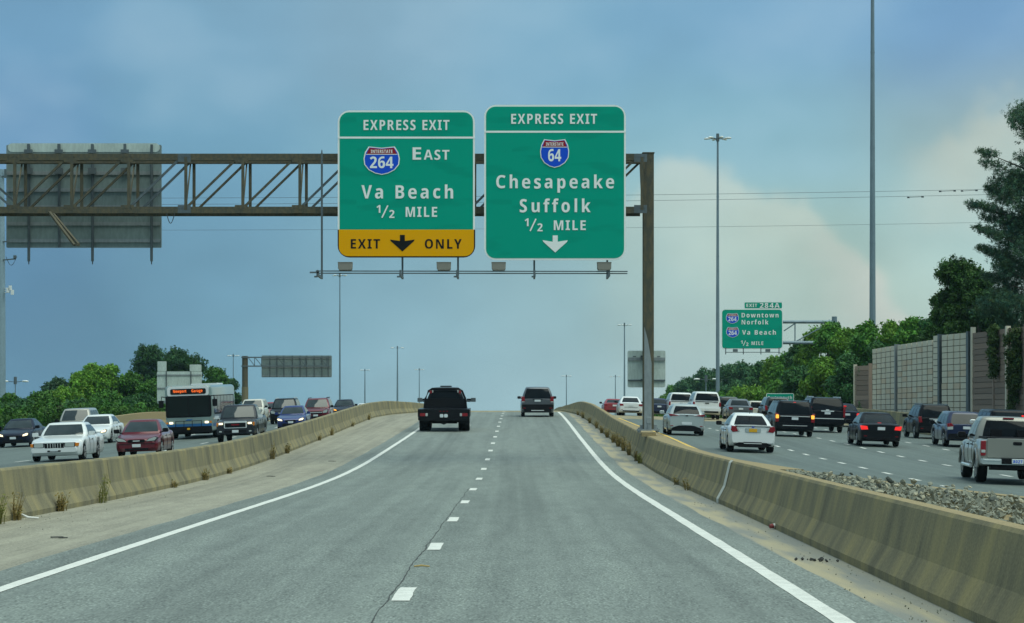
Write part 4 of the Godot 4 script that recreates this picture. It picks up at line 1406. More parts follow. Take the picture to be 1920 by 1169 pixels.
func gantry() -> void:
	var Z := 72.7          # front face of the truss
	var y0 := at(0, 394, Z).y
	var hgt := at(0, 294.5, Z).y - y0
	var g := thing("sign_gantry", "brown weathered steel truss gantry spanning the road on a square post", "sign gantry", Vector3.ZERO)
	var xr := at(1204, 0, Z).x
	var bay := 107.0 * Z / F
	var bays := 21
	lattice(g, Vector3(xr - bay * bays, y0, -Z), Vector3(xr, y0, -Z), hgt, 1.1, bays, 0.215, M.rust, 10)
	for e in [[at(1215.5, 0, 73.2).x, 0.355], [xr - bay * bays - 0.3, 0.355]]:
		var base: float = yc(0, 73.2) + h_right(73.2) + 0.19 if e[0] > 0.0 else yl(e[0], 73.2)
		var p := Mb.new()
		p.prism(rr(-e[1] * 0.5, -0.2, e[1] * 0.5, 0.2, 0.03), 0.0, 1.0)
		# stand the outline up
		var ht := at(0, 288.5, 73.2).y - base
		for i in p.v.size():
			var q := p.v[i]
			p.v[i] = Vector3(e[0] + q.x, base + q.z * ht, -73.2 - q.y)
		p.orient(0)
		put(p, "post", M.rust, g)
		var cp := Mb.new()
		cp.box(Vector3(e[0], base + ht + 0.015, -73.2), Vector3(e[1] + 0.04, 0.03, 0.44))
		put(cp, "post_cap", M.rust, g)
		var bp := Mb.new()
		bp.box(Vector3(e[0], base, -73.2), Vector3(0.72, 0.05, 0.72))
		for q in [[1, 0], [-1, 0], [0, 1], [0, -1]]:
			bp.box(Vector3(e[0] + q[0] * 0.22, base + 0.09, -73.2 + q[1] * 0.24), Vector3(0.12 if q[0] else 0.03, 0.14, 0.12 if q[1] else 0.03))
		bolts(bp, Vector3(e[0], base, -73.2), 0.42, 0.045)
		put(bp, "base_plate", M.galvanised, g)
		if e[0] > 0.0:
			var pd := Mb.new()
			pd.box(Vector3(e[0], base - 0.15, -73.2), Vector3(0.46, 0.13, 0.8))
			put(pd, "pedestal", M.cap, g)
			var gp := Mb.new()   # bright galvanised cover on the lower front of the post
			var zf := -73.2 + 0.203
			var ya := base + 0.02
			gp.prism(pl([e[0] - 0.14, ya, e[0] + 0.1, ya, e[0] + 0.1, ya + 2.15, e[0] - 0.02, ya + 2.9, e[0] - 0.14, ya + 3.35]), zf, zf + 0.008)
			put(gp, "cover_plate", M.galvanised, g)
			var hh := Mb.new()
			hh.prism(rr(e[0] - 0.07, base + 0.2, e[0] + 0.09, base + 0.42, 0.04), zf, zf + 0.03, 0.01)
			put(hh, "hand_hole_cover", M.galvanised, g)
	# hanging loop of cable under the lower chord
	var lp := Mb.new()
	var a := at(311, 400, Z - 0.2)
	var pts := []
	var rad := []
	for k in 9:
		var f := k / 8.0
		pts.append(Vector3(a.x + f * 0.26, a.y - sin(PI * f) * 0.32, -Z + 0.1)); rad.append(0.014)
	lp.path(pts, rad, 5)
	put(lp, "cable_loop", M.wire, g)
	# a folded maintenance bracket that slants down from the lower chord towards the traffic
	var br := Mb.new()
	br.bar(at(92, 398, Z - 0.3), at(139, 460, Z - 1.3), 0.09, 0.06)
	br.bar(at(99, 402, Z - 0.3), at(147, 460, Z - 1.3), 0.07, 0.09)
	br.box(at(145, 459, Z - 1.3), Vector3(0.14, 0.08, 0.08))
	put(br, "bracket_arm", M.rust, g)
	# walkway rail with the sign lamps, hung from drop posts
	var lr := thing("sign_lighting_rail", "thin steel rail below the two big green signs, carrying the sign lamps", "lighting rail")
	var ZL := 70.9
	var yl_ := at(0, 510, ZL).y
	var b := Mb.new()
	b.bar(Vector3(at(592, 0, ZL).x, yl_ + 0.025, -ZL), Vector3(at(1177, 0, ZL).x, yl_ + 0.01, -ZL), 0.035, 0.035)
	b.bar(Vector3(at(592, 0, ZL).x, yl_ - 0.035, -ZL - 0.16), Vector3(at(1177, 0, ZL).x, yl_ - 0.045, -ZL - 0.16), 0.035, 0.035)
	put(b, "rail", M.galvanised_dark, lr)
	for e in [[600, 287], [753, 470], [858, 470], [1002, 478], [1140, 478]]:
		var px: float = e[0]
		var d := Mb.new()
		var x := at(px, 0, 71.8).x
		var yt := at(0, e[1], 72.3).y
		d.bar(Vector3(x, yt, -72.32 if px > 610.0 else -72.45), Vector3(x, yl_ - 0.1, -72.32 if px > 610.0 else -72.45), 0.06, 0.09)
		d.bar(Vector3(x, yl_ - 0.1, -72.5), Vector3(x, yl_ - 0.1, -70.75), 0.06, 0.08)
		d.bar(Vector3(x, yl_ - 0.1, -ZL), Vector3(x, yl_ + 0.06, -ZL), 0.05, 0.05)
		d.box(Vector3(x - 0.05, yl_ - 0.16, -70.8), Vector3(0.1, 0.05, 0.08))
		if px < 610.0:
			d.bar(Vector3(x - 0.25, yl_ - 0.02, -ZL), Vector3(x + 0.05, yl_ - 0.02, -ZL), 0.05, 0.05)
			d.tube(Vector3(x, yt, -72.45), Vector3(x, yt + 0.12, -72.45), 0.03, 0.015, 6)
		put(d, "drop_post", M.galvanised_dark, lr)
	var names := ["under the word EXIT", "under the word ONLY", "under the left edge of the Chesapeake sign", "under the right edge of the Chesapeake sign"]
	for k in 4:
		var px: float = [647.0, 832.0, 935.0, 1133.0][k]
		var l := thing("sign_lamp", "boxy grey sign lamp on the rail " + names[k], "sign lamp", Vector3(at(px, 0, ZL).x, yl_ + 0.05, -ZL - 0.05), 0.0, "lamps below the big signs")
		var m := Mb.new()
		m.prism(pl([-0.19, 0.0, 0.19, 0.0, 0.22, 0.05, 0.225, 0.24, -0.225, 0.24, -0.22, 0.05]), -0.16, 0.16, 0.02)
		put(m, "housing", M.lamp_housing, l)
		var q := Mb.new()
		q.box(Vector3(0, 0.245, 0.0), Vector3(0.46, 0.02, 0.34))
		put(q, "lid", M.lamp_housing, l)
		var w := Mb.new()
		w.box(Vector3(0, 0.17, -0.164), Vector3(0.3, 0.1, 0.012))
		put(w, "lens", M.lens_clear, l)
	# the two big signs
	var ZS := 72.0
	var to := func(px: float, py: float, z: float) -> Vector3: return at(px, py, z)
	var s1 := thing("highway_sign", "green overhead sign for 264 East, Va Beach, with yellow EXIT ONLY panel", "road sign")
	panel(s1, 633.3, 207.5, 890.3, 483.0, ZS, 22.0, 258.5, 431.0)
	var zt := ZS - 0.055
	text("EXPRESS EXIT", 18.5 * ZS / F, 161.0 * ZS / F, at(762, 234.5, zt), M.sign_white, s1, "lettering", 5)
	shield(715.5, 301.5, 68.0 * ZS / F, 53.0 * ZS / F, "264", zt, to, s1)
	text("E", 23.0 * ZS / F, 16.0 * ZS / F, at(781.5, 288, zt), M.sign_white, s1)
	text("AST", 18.0 * ZS / F, 48.0 * ZS / F, at(818.5, 290.5, zt), M.sign_white, s1, "lettering", 5)
	text("Va Beach", 24.5 * ZS / F, 172.0 * ZS / F, at(763.5, 359.5, zt), M.sign_white, s1, "lettering", 9)
	fraction(s1, 722.5, 397.0, ZS, 1.0)
	text("MILE", 18.5 * ZS / F, 59.0 * ZS / F, at(790, 397.5, zt), M.sign_white, s1, "lettering", 5)
	text("EXIT", 17.5 * ZS / F, 55.0 * ZS / F, at(685, 457.5, zt), M.sign_black, s1, "lettering", 6)
	text("ONLY", 17.5 * ZS / F, 69.0 * ZS / F, at(831, 457.5, zt), M.sign_black, s1, "lettering", 6)
	arrow(s1, 754.5, 456.5, 46.0, 31.0, ZS, M.sign_black)
	var s2 := thing("highway_sign", "green overhead sign for 64, Chesapeake and Suffolk, beside the gantry post", "road sign")
	panel(s2, 907.9, 197.0, 1173.5, 488.0, ZS, 22.0, 247.5, -1.0)
	text("EXPRESS EXIT", 18.5 * ZS / F, 161.0 * ZS / F, at(1039, 223, zt), M.sign_white, s2, "lettering", 5)
	shield(1040, 288, 54.5 * ZS / F, 53.5 * ZS / F, "64", zt, to, s2)
	text("Chesapeake", 24.0 * ZS / F, 221.0 * ZS / F, at(1041, 344.5, zt), M.sign_white, s2, "lettering", 9)
	text("Suffolk", 24.0 * ZS / F, 133.0 * ZS / F, at(1041, 385.5, zt), M.sign_white, s2, "lettering", 9)
	fraction(s2, 1000.5, 422.0, ZS, 1.0)
	text("MILE", 18.0 * ZS / F, 60.0 * ZS / F, at(1068.5, 422.5, zt), M.sign_white, s2, "lettering", 5)
	arrow(s2, 1041.0, 458.0, 47.0, 32.0, ZS, M.sign_white)
	# the sign for the oncoming road, seen from behind
	var bs := thing("overhead_sign", "large grey back of an overhead sign on the left part of the gantry", "road sign", at(157, 368.5, 74.6))
	var W := 291.0 * 74.6 / F
	var Hh := 193.0 * 74.6 / F
	back_of_sign(bs, W, Hh, M.sign_back, [-0.35, -0.155, 0.06, 0.44], 6, 0.04, M.sign_green, 0.0)
	var lip := Mb.new()
	lip.prism(rr(-W * 0.49, Hh * 0.43, W * 0.49, Hh * 0.515, 0.2), 0.03, 0.045)
	put(lip, "top_extension", M.sign_back_pale, bs)
	for fx in [-0.35, 0.06, 0.44]:
		var d := Mb.new()
		d.tube(Vector3(fx * W, -Hh * 0.5, 0.15), Vector3(fx * W, -Hh * 0.5 - 0.46, 0.15), 0.05, 0.05, 6)
		d.tube(Vector3(fx * W, -Hh * 0.5 - 0.46, 0.15), Vector3(fx * W, -Hh * 0.5 - 0.56, 0.15), 0.02, 0.02, 6)
		put(d, "hanger", M.galvanised_dark, bs)
	for fx in [-0.35, -0.155, 0.06, 0.27]:
		var d := Mb.new()
		d.box(Vector3(fx * W, Hh * 0.43, 0.22), Vector3(0.26, 0.12, 0.12))
		d.box(Vector3(fx * W, Hh * 0.45, 0.2), Vector3(0.08, 0.36, 0.1))
		d.box(Vector3(fx * W, Hh * 0.24, 0.22), Vector3(0.26, 0.2, 0.12))
		put(d, "clamp", M.galvanised_dark, bs)
	# small sign on the far side of the post
	var sb := thing("small_sign", "small pale back of a square sign fixed behind the gantry post", "road sign", at(1212.3, 692.5, 73.75))
	var w2 := 71.0 * 73.7 / F
	var h2 := 69.0 * 73.7 / F
	back_of_sign(sb, w2, h2, M.sign_back_pale, [], 0, 0.06, M.sign_white, 0.0)
	for e in [[0.27, 0.1], [-0.31, 0.05]]:
		var d := Mb.new()
		d.box(Vector3(0, e[0] * h2, 0.06), Vector3(w2 - 0.02, e[1], 0.06))
		put(d, "stiffener", M.galvanised if e[0] > 0.0 else M.galvanised_dark, sb)
	var cl := Mb.new()
	for e in [0.34, -0.3]:
		cl.box(Vector3(0, e * h2, 0.16), Vector3(0.4, 0.06, 0.24))
		for sx in [-0.32, 0.32]:
			cl.box(Vector3(sx * w2, e * h2, 0.075), Vector3(0.1, 0.03, 0.04))
	put(cl, "clamp", M.galvanised_dark, sb)

func panel(o: Node3D, x0: float, y0: float, x1: float, y1: float, z: float, rad: float, header: float, yellow: float, b := 4.5) -> void:   # a sign panel measured in pixels of the photograph at its distance
	var k := z / F
	var a := at(x0, y1, z)
	var c := at(x1, y0, z)
	var mb := Mb.new()
	mb.prism(rr(a.x, a.y, c.x, c.y, rad * k, 6), -z - 0.035, -z + 0.035)
	put(mb, "panel", M.sign_white, o)
	var f := Mb.new()
	var bb := b * k * 0.75
	f.prism(rr(a.x + bb, a.y + bb, c.x - bb, c.y - bb, (rad - b) * k, 6), -z - 0.02, -z + 0.042)
	put(f, "green_field", M.sign_green, o)
	if header > 0.0:
		var h := Mb.new()
		var yy := at(0, header, z).y
		h.box(Vector3((a.x + c.x) * 0.5, yy, -z + 0.02), Vector3(c.x - a.x - 0.01, 3.6 * k, 0.055))
		put(h, "header_line", M.sign_white, o)
	if yellow > 0.0:
		var yt := at(0, yellow, z).y
		var q := PackedVector2Array()
		for p in rr(a.x - 0.004, a.y - 0.004, c.x + 0.012, yt + 0.6, rad * k, 6):
			q.append(Vector2(p.x, minf(p.y, yt)))
		var q2 := PackedVector2Array()
		for p in rr(a.x + bb * 0.6, a.y + bb * 0.6, c.x - bb * 0.5, yt + 0.6, (rad - b) * k, 6):
			q2.append(Vector2(p.x, minf(p.y, yt + 0.001)))
		var m1 := Mb.new(); m1.prism(clean(q), -z - 0.03, -z + 0.046); put(m1, "black_border", M.sign_black, o)
		var m2 := Mb.new(); m2.prism(clean(q2), -z - 0.02, -z + 0.051); put(m2, "yellow_field", M.sign_yellow, o)
	for e in [0.18, 0.5, 0.82]:
		var m := Mb.new()
		m.box(Vector3(lerpf(a.x, c.x, e), (a.y + c.y) * 0.5, -z - 0.12), Vector3(0.08, c.y - a.y - 0.3, 0.16))
		put(m, "mounting_post", M.galvanised_dark, o)

func clean(p: PackedVector2Array) -> PackedVector2Array:
	var o := PackedVector2Array()
	for i in p.size():
		if o.is_empty() or o[-1].distance_to(p[i]) > 0.0005:
			o.append(p[i])
	if o[0].distance_to(o[-1]) < 0.0005: o.remove_at(o.size() - 1)
	return o

func fraction(o: Node3D, px: float, py: float, z: float, k: float) -> void:
	var m := z / F * k
	var zt := z - 0.055
	text("1", 14.5 * m, 0.0, at(px - 13 * k, py - 5 * k, zt), M.sign_white, o, "numerals")
	text("2", 14.5 * m, 0.0, at(px + 12 * k, py + 4.5 * k, zt), M.sign_white, o, "numerals")
	var mb := Mb.new()
	var c := at(px - 1.0 * k, py, zt)
	mb.bar(c + Vector3(-5.5 * m, -11.5 * m, 0.003), c + Vector3(5.5 * m, 11.5 * m, 0.003), 0.006, 2.6 * m)
	put(mb, "fraction_bar", M.sign_white, o)

func arrow(o: Node3D, px: float, py: float, w: float, h: float, z: float, m: Material) -> void:
	var k := z / F
	var c := at(px, py, z)
	var p := PackedVector2Array()
	for q in [[-0.1, 0.5], [0.1, 0.5], [0.1, 0.13], [0.5, 0.22], [0.47, 0.12], [0.0, -0.5], [-0.47, 0.12], [-0.5, 0.22], [-0.1, 0.13]]:
		p.append(Vector2(c.x + q[0] * w * k, c.y + q[1] * h * k))
	var mb := Mb.new()
	mb.prism(p, -z + 0.04, -z + 0.06)
	put(mb, "arrow", m, o)

func far_signs() -> void:
	var to := func(px: float, py: float, z: float) -> Vector3: return at(px, py, z)
	# cantilever gantry over the right road
	var z := 204.0
	var k := z / F
	var g := thing("cantilever_gantry", "grey tubular cantilever gantry among the trees on the right", "sign gantry")
	var mb := Mb.new()
	var xp := at(1565, 0, z).x
	mb.tube(Vector3(xp, ground_at(xp, z) - 0.5, -z), Vector3(xp, at(0, 594, z).y, -z), 0.29, 0.24, 12)
	put(mb, "post", M.mast, g)
	for py in [604.0, 643.0]:
		var m := Mb.new()
		m.tube(Vector3(xp, at(0, py, z).y, -z), Vector3(at(1360, 0, z).x, at(0, py, z).y, -z), 0.17, 0.14, 10)
		m.tube(Vector3(xp - 0.5, at(0, py, z).y, -z), Vector3(xp - 0.42, at(0, py, z).y, -z), 0.24, 0.24, 10)
		put(m, "arm", M.mast, g)
	for e in [[1491, 604, 1491, 643], [1470, 621, 1491, 607], [1494, 640, 1555, 606], [1430, 604, 1430, 643], [1400, 643, 1430, 604]]:
		var m := Mb.new()
		m.tube(at(e[0], e[1], z), at(e[2], e[3], z), 0.06, 0.06, 6)
		put(m, "brace", M.mast, g)
	var s := thing("highway_sign", "distant green sign with EXIT 284A tab, Downtown Norfolk, over the right road", "road sign")
	panel(s, 1353, 580, 1468, 655, z - 0.6, 7.0, -1.0, -1.0, 1.6)
	var zt := z - 0.66
	for e in [["Downtown", 1391, 1460, 591.5, 8.3], ["Norfolk", 1391, 1441, 604.3, 8.3], ["Va Beach", 1392, 1455, 623.5, 8.3]]:
		text(e[0], e[4] * k, (e[2] - e[1]) * k, at((e[1] + e[2]) * 0.5, e[3], zt), M.sign_white, s, "lettering", 9)
	fraction(s, 1396.5, 644.0, z - 0.6, 0.42)
	text("MILE", 6.5 * k, 22.0 * k, at(1420.5, 644, zt), M.sign_white, s, "lettering", 8)
	shield(1373.5, 597.5, 24.0 * k, 19.5 * k, "264", zt, to, s)
	shield(1374, 623.5, 24.0 * k, 19.5 * k, "264", zt, to, s)
	var tb := Mb.new()
	var a := at(1395.5, 579.5, z - 0.6)
	var c := at(1467.5, 566.5, z - 0.6)
	tb.prism(rr(a.x, a.y, c.x, c.y, 0.1), a.z - 0.035, a.z + 0.035)
	put(tb, "exit_tab", M.sign_white, s)
	var tg := Mb.new()
	tg.prism(rr(a.x + 0.05, a.y + 0.05, c.x - 0.05, c.y - 0.05, 0.08), a.z - 0.02, a.z + 0.042)
	put(tg, "green_field", M.sign_green, s)
	text("EXIT", 6.0 * k, 20.0 * k, at(1410, 573, zt), M.sign_white, s, "lettering", 6)
	text("284A", 9.0 * k, 37.0 * k, at(1443.5, 573, zt), M.sign_white, s, "lettering", 6)
	var lm := Mb.new()
	lm.bar(at(1360, 661, z - 1.8), at(1464, 661, z - 1.8), 0.06, 0.06)
	for px in [1361, 1394, 1427, 1461]:
		lm.bar(at(px, 652, z - 0.8), at(px, 665, z - 0.8), 0.08, 0.08)
		lm.bar(at(px, 661, z - 0.8), at(px, 661, z - 1.9), 0.07, 0.07)
	for px in [1379, 1440]:
		lm.box(at(px, 657.5, z - 1.8), Vector3(0.42, 0.24, 0.3))
	put(lm, "lamp_rail", M.galvanised_dark, s)
	# ground sign half hidden behind the traffic
	z = 196.0
	k = z / F
	var p := thing("ground_sign", "green sign lettered Portsmouth on the right verge, half hidden behind dark cars", "road sign")
	panel(p, 1437, 738, 1489, 790, z, 3.0, -1.0, -1.0, 1.4)
	text("Portsmouth", 6.0 * k, 45.0 * k, at(1463, 746, z - 0.05), M.sign_white, p, "lettering", 5)
	text("Norfolk", 6.0 * k, 32.0 * k, at(1459, 760, z - 0.05), M.sign_white, p, "lettering", 5)
	for px in [1447, 1479]:
		var q := Mb.new()
		q.bar(at(px, 742, z + 0.2), Vector3(at(px, 0, z + 0.2).x, ground_at(24.5, z) - 0.5, -z - 0.2), 0.12, 0.12)
		put(q, "post", M.galvanised_dark, p)
	# gantry and sign back over the left road
	z = 222.0
	k = z / F
	var lg := thing("cantilever_gantry", "far sign gantry on a round brown post above the oncoming traffic", "sign gantry")
	var m2 := Mb.new()
	xp = at(459, 0, z).x
	m2.tube(Vector3(xp, -1.0, -z), Vector3(xp, at(0, 668, z).y, -z), 0.31, 0.29, 14)
	put(m2, "post", M.rust, lg)
	var m3 := Mb.new()
	m3.tube(Vector3(xp, -1.0, -z), Vector3(xp, at(0, 726, z).y, -z), 0.33, 0.33, 14)
	put(m3, "post_footing", M.barrier, lg)
	for py in [670.5, 687.0]:
		var m := Mb.new()
		m.bar(at(452, py, z - 0.3), at(620, py, z - 0.3), 0.1, 0.12)
		put(m, "arm", M.galvanised_dark, lg)
	for px in [465, 478, 520, 560, 600]:
		var m := Mb.new()
		m.bar(at(px, 671, z - 0.2), at(px + 12, 686, z - 0.2), 0.06, 0.06)
		m.bar(at(px + 12, 671, z - 0.2), at(px + 12, 686, z - 0.2), 0.06, 0.06)
		put(m, "brace", M.galvanised_dark, lg)
	var sb := thing("overhead_sign", "far grey back of a wide overhead sign on the brown round post", "road sign", at(556, 687.5, z + 0.3))
	back_of_sign(sb, 132.0 * k, 41.0 * k, M.sign_back, [-0.38, -0.28, -0.18, -0.06, 0.05, 0.14, 0.25, 0.36, 0.45], 3, 0.1, M.sign_green, 0.0)
	# back of the white guide sign behind the bus
	z = 192.0
	k = z / F
	var wb := thing("guide_sign", "white back of a ground sign with two tabs, behind the bus", "road sign", at(336, 727, z))
	back_of_sign(wb, 84.0 * k, 60.0 * k, M.sign_back_pale, [-0.29, 0.26], 3, 0.08, M.sign_green, 2.0)
	for e in [[-0.39, 0.2], [0.36, 0.26]]:
		var t := Mb.new()
		var w: float = 84.0 * k
		t.prism(rr(e[0] * w - e[1] * w * 0.5, 30.5 * k, e[0] * w + e[1] * w * 0.5, (49.0 if e[0] < 0.0 else 43.0) * k, 0.05), -0.02, 0.03)
		put(t, "tab", M.sign_back_pale, wb)

func walls() -> void:
	# grey ribbed sound wall
	var A := Vector3(at(1637, 0, 150).x, 0, -150)
	var B := Vector3(at(1822, 0, 128).x, 0, -128)
	var dir := (B - A).normalized()
	var nrm := Vector3(-dir.z, 0, dir.x)
	if nrm.x > 0.0: nrm = -nrm
	var w := thing("sound_wall", "tall pale grey sound wall of small ribbed blocks between steel posts", "wall")
	var len := A.distance_to(B)
	var top := func(f: float) -> float:
		var z := lerpf(150.0, 128.0, f)
		var px := lerpf(1637.0, 1822.0, f)   # near enough along so short a run
		var py := lerpf(655.0, 637.0, clampf((px - 1637.0) / 121.0, 0, 1)) if px < 1757.0 else lerpf(630.0, 623.0, (px - 1757.0) / 65.0)
		return EYE + (HOR - py) * z / F
	var base := yr(24.0, 140.0) - 0.5
	var bays := [[0.0, 0.265], [0.285, 0.705], [0.735, 0.965]]
	for bi in 3:
		var f0: float = bays[bi][0]
		var f1: float = bays[bi][1]
		var pnl := sub("panel", w)
		var bk := Mb.new()
		var pa := A + dir * len * f0
		var pb := A + dir * len * f1
		var h: float = minf(top.call(f0), top.call(f1)) - base
		bk.box((pa + pb) * 0.5 + Vector3(0, base + h * 0.5, 0) - nrm * 0.12, Vector3((pb - pa).length(), h, 0.2), Basis(dir, Vector3.UP, dir.cross(Vector3.UP)))
		put(bk, "backing", M.mortar_joint, pnl)
		var cols: int = [5, 8, 4][bi]
		var bl := Mb.new()
		var bw := Mb.new()
		for cidx in cols:
			var g0 := lerpf(f0, f1, cidx / float(cols))
			var g1 := lerpf(f0, f1, (cidx + 1) / float(cols))
			var cw := (g1 - g0) * len
			var ctop: float = top.call((g0 + g1) * 0.5) - base
			var rows := 17
			for r in rows:
				var rh := ctop / rows
				var c := A + dir * len * (g0 + g1) * 0.5 + Vector3(0, base + rh * (r + 0.5), 0) + nrm * rng.randf_range(-0.005, 0.01)
				var tgt := bw if rng.randf() < (0.3 if bi == 1 and r < 9 else 0.06) else bl
				tgt.box(c, Vector3(cw - 0.24, rh - 0.04, 0.09 + rng.randf() * 0.03), Basis(dir, Vector3.UP, dir.cross(Vector3.UP)))
		put(bl, "blocks", M.block, pnl, "stuff")
		put(bw, "tinted_blocks", M.block_warm, pnl, "stuff")
	for e in [[0.275, 0.2, M.galvanised], [0.72, 0.34, M.galvanised_dark], [0.983, 0.4, M.galvanised_dark]]:
		var m := Mb.new()
		var c: Vector3 = A + dir * len * e[0]
		var h: float = top.call(e[0]) - base + 0.05
		var bs := Basis(dir, Vector3.UP, dir.cross(Vector3.UP))
		for q in [-0.13, 0.13]:
			m.box(c + Vector3(0, base + h * 0.5, 0) + nrm * q, Vector3(e[1], h, 0.03), bs)
		m.box(c + Vector3(0, base + h * 0.5, 0), Vector3(0.03, h, 0.24), bs)
		put(m, "steel_post", e[2], w)
	# brown plank walls: each plank a piece
	plank_wall("tall brown plank sound wall with ivy, nearest the right edge", [[1825, 126, 618], [1866, 122, 620], [1890, 119, 616], [1925, 116, 612], [1990, 110, 606]], 20)
	plank_wall("short brown end of the plank wall left of the grey wall", [[1604, 163, 687], [1632, 160, 685]], 13)
	plank_wall("small far piece of brown plank wall among the trees", [[1500, 216, 716], [1512, 214, 713], [1523, 212, 711]], 9)
	# ivy that hangs over the brown wall
	for e in [[1863, 618, 700, 121.2, 7.0, 9], [1905, 622, 730, 117.0, 14.0, 16], [1900, 660, 770, 117.4, 9.0, 12]]:
		var k: float = e[3] / F
		var c := at(e[0], (e[1] + e[2]) * 0.5, e[3] - 0.35)
		var o := thing("ivy", "green ivy on the brown plank wall, %s" % ("narrow strip right of the grey wall" if e[0] < 1880 else ("broad mat at the top by the right edge" if e[1] < 640 else "lower tuft by the right edge")), "ivy", c, 0.0, "ivy on the plank wall")
		var lobes := []
		for q in e[5]:
			var f : float = (q + 0.5) / e[5]
			lobes.append([Vector3(rng.randfn() * e[4] * 0.4 * k, ((e[2] - e[1]) * (0.5 - f)) * k, rng.randf_range(-0.1, 0.2)), Vector3(e[4] * k * (1.1 - 0.6 * f), 0.35, 0.22)])
		foliage(lobes, 240, 0.42, Color(0.045, 0.085, 0.02), 0.25, o)

func plank_wall(label: String, pts: Array, rows: int) -> void:
	var w := thing("plank_wall", label, "wall")
	for i in pts.size() - 1:
		var a := at(pts[i][0], pts[i][2], pts[i][1])
		var b := at(pts[i + 1][0], pts[i + 1][2], pts[i + 1][1])
		var base := yr(24.0, pts[i][1]) - 0.5
		var flat := Vector3(b.x - a.x, 0, b.z - a.z)
		var d := flat.normalized()
		var bs := Basis(d, Vector3.UP, d.cross(Vector3.UP))
		var n := Vector3(d.z, 0, -d.x)
		if n.x > 0.0: n = -n
		var h := minf(a.y, b.y) - base
		for r in rows:
			var m := Mb.new()
			var rh := h / rows
			m.box(Vector3((a.x + b.x) * 0.5, base + rh * (r + 0.5), (a.z + b.z) * 0.5) + n * rng.randf_range(0.0, 0.03), Vector3(flat.length() - 0.1, rh - 0.025, 0.12), bs)
			put(m, "plank", [M.plank, M.plank_pale, M.plank_dark][rng.randi() % 3], w)
		var bk := Mb.new()
		bk.box(Vector3((a.x + b.x) * 0.5, base + h * 0.5, (a.z + b.z) * 0.5) - n * 0.09, Vector3(flat.length(), h - 0.02, 0.1), bs)
		put(bk, "backing", M.mortar_joint, w)
	for i in pts.size():
		var a := at(pts[i][0], pts[i][2], pts[i][1])
		var base := yr(24.0, pts[i][1]) - 0.5
		var m := Mb.new()
		m.box(Vector3(a.x, (base + a.y + 0.12) * 0.5, a.z + 0.05), Vector3(0.24, a.y + 0.12 - base, 0.3))
		put(m, "post", M.plank_pale if i % 2 else M.block, w)

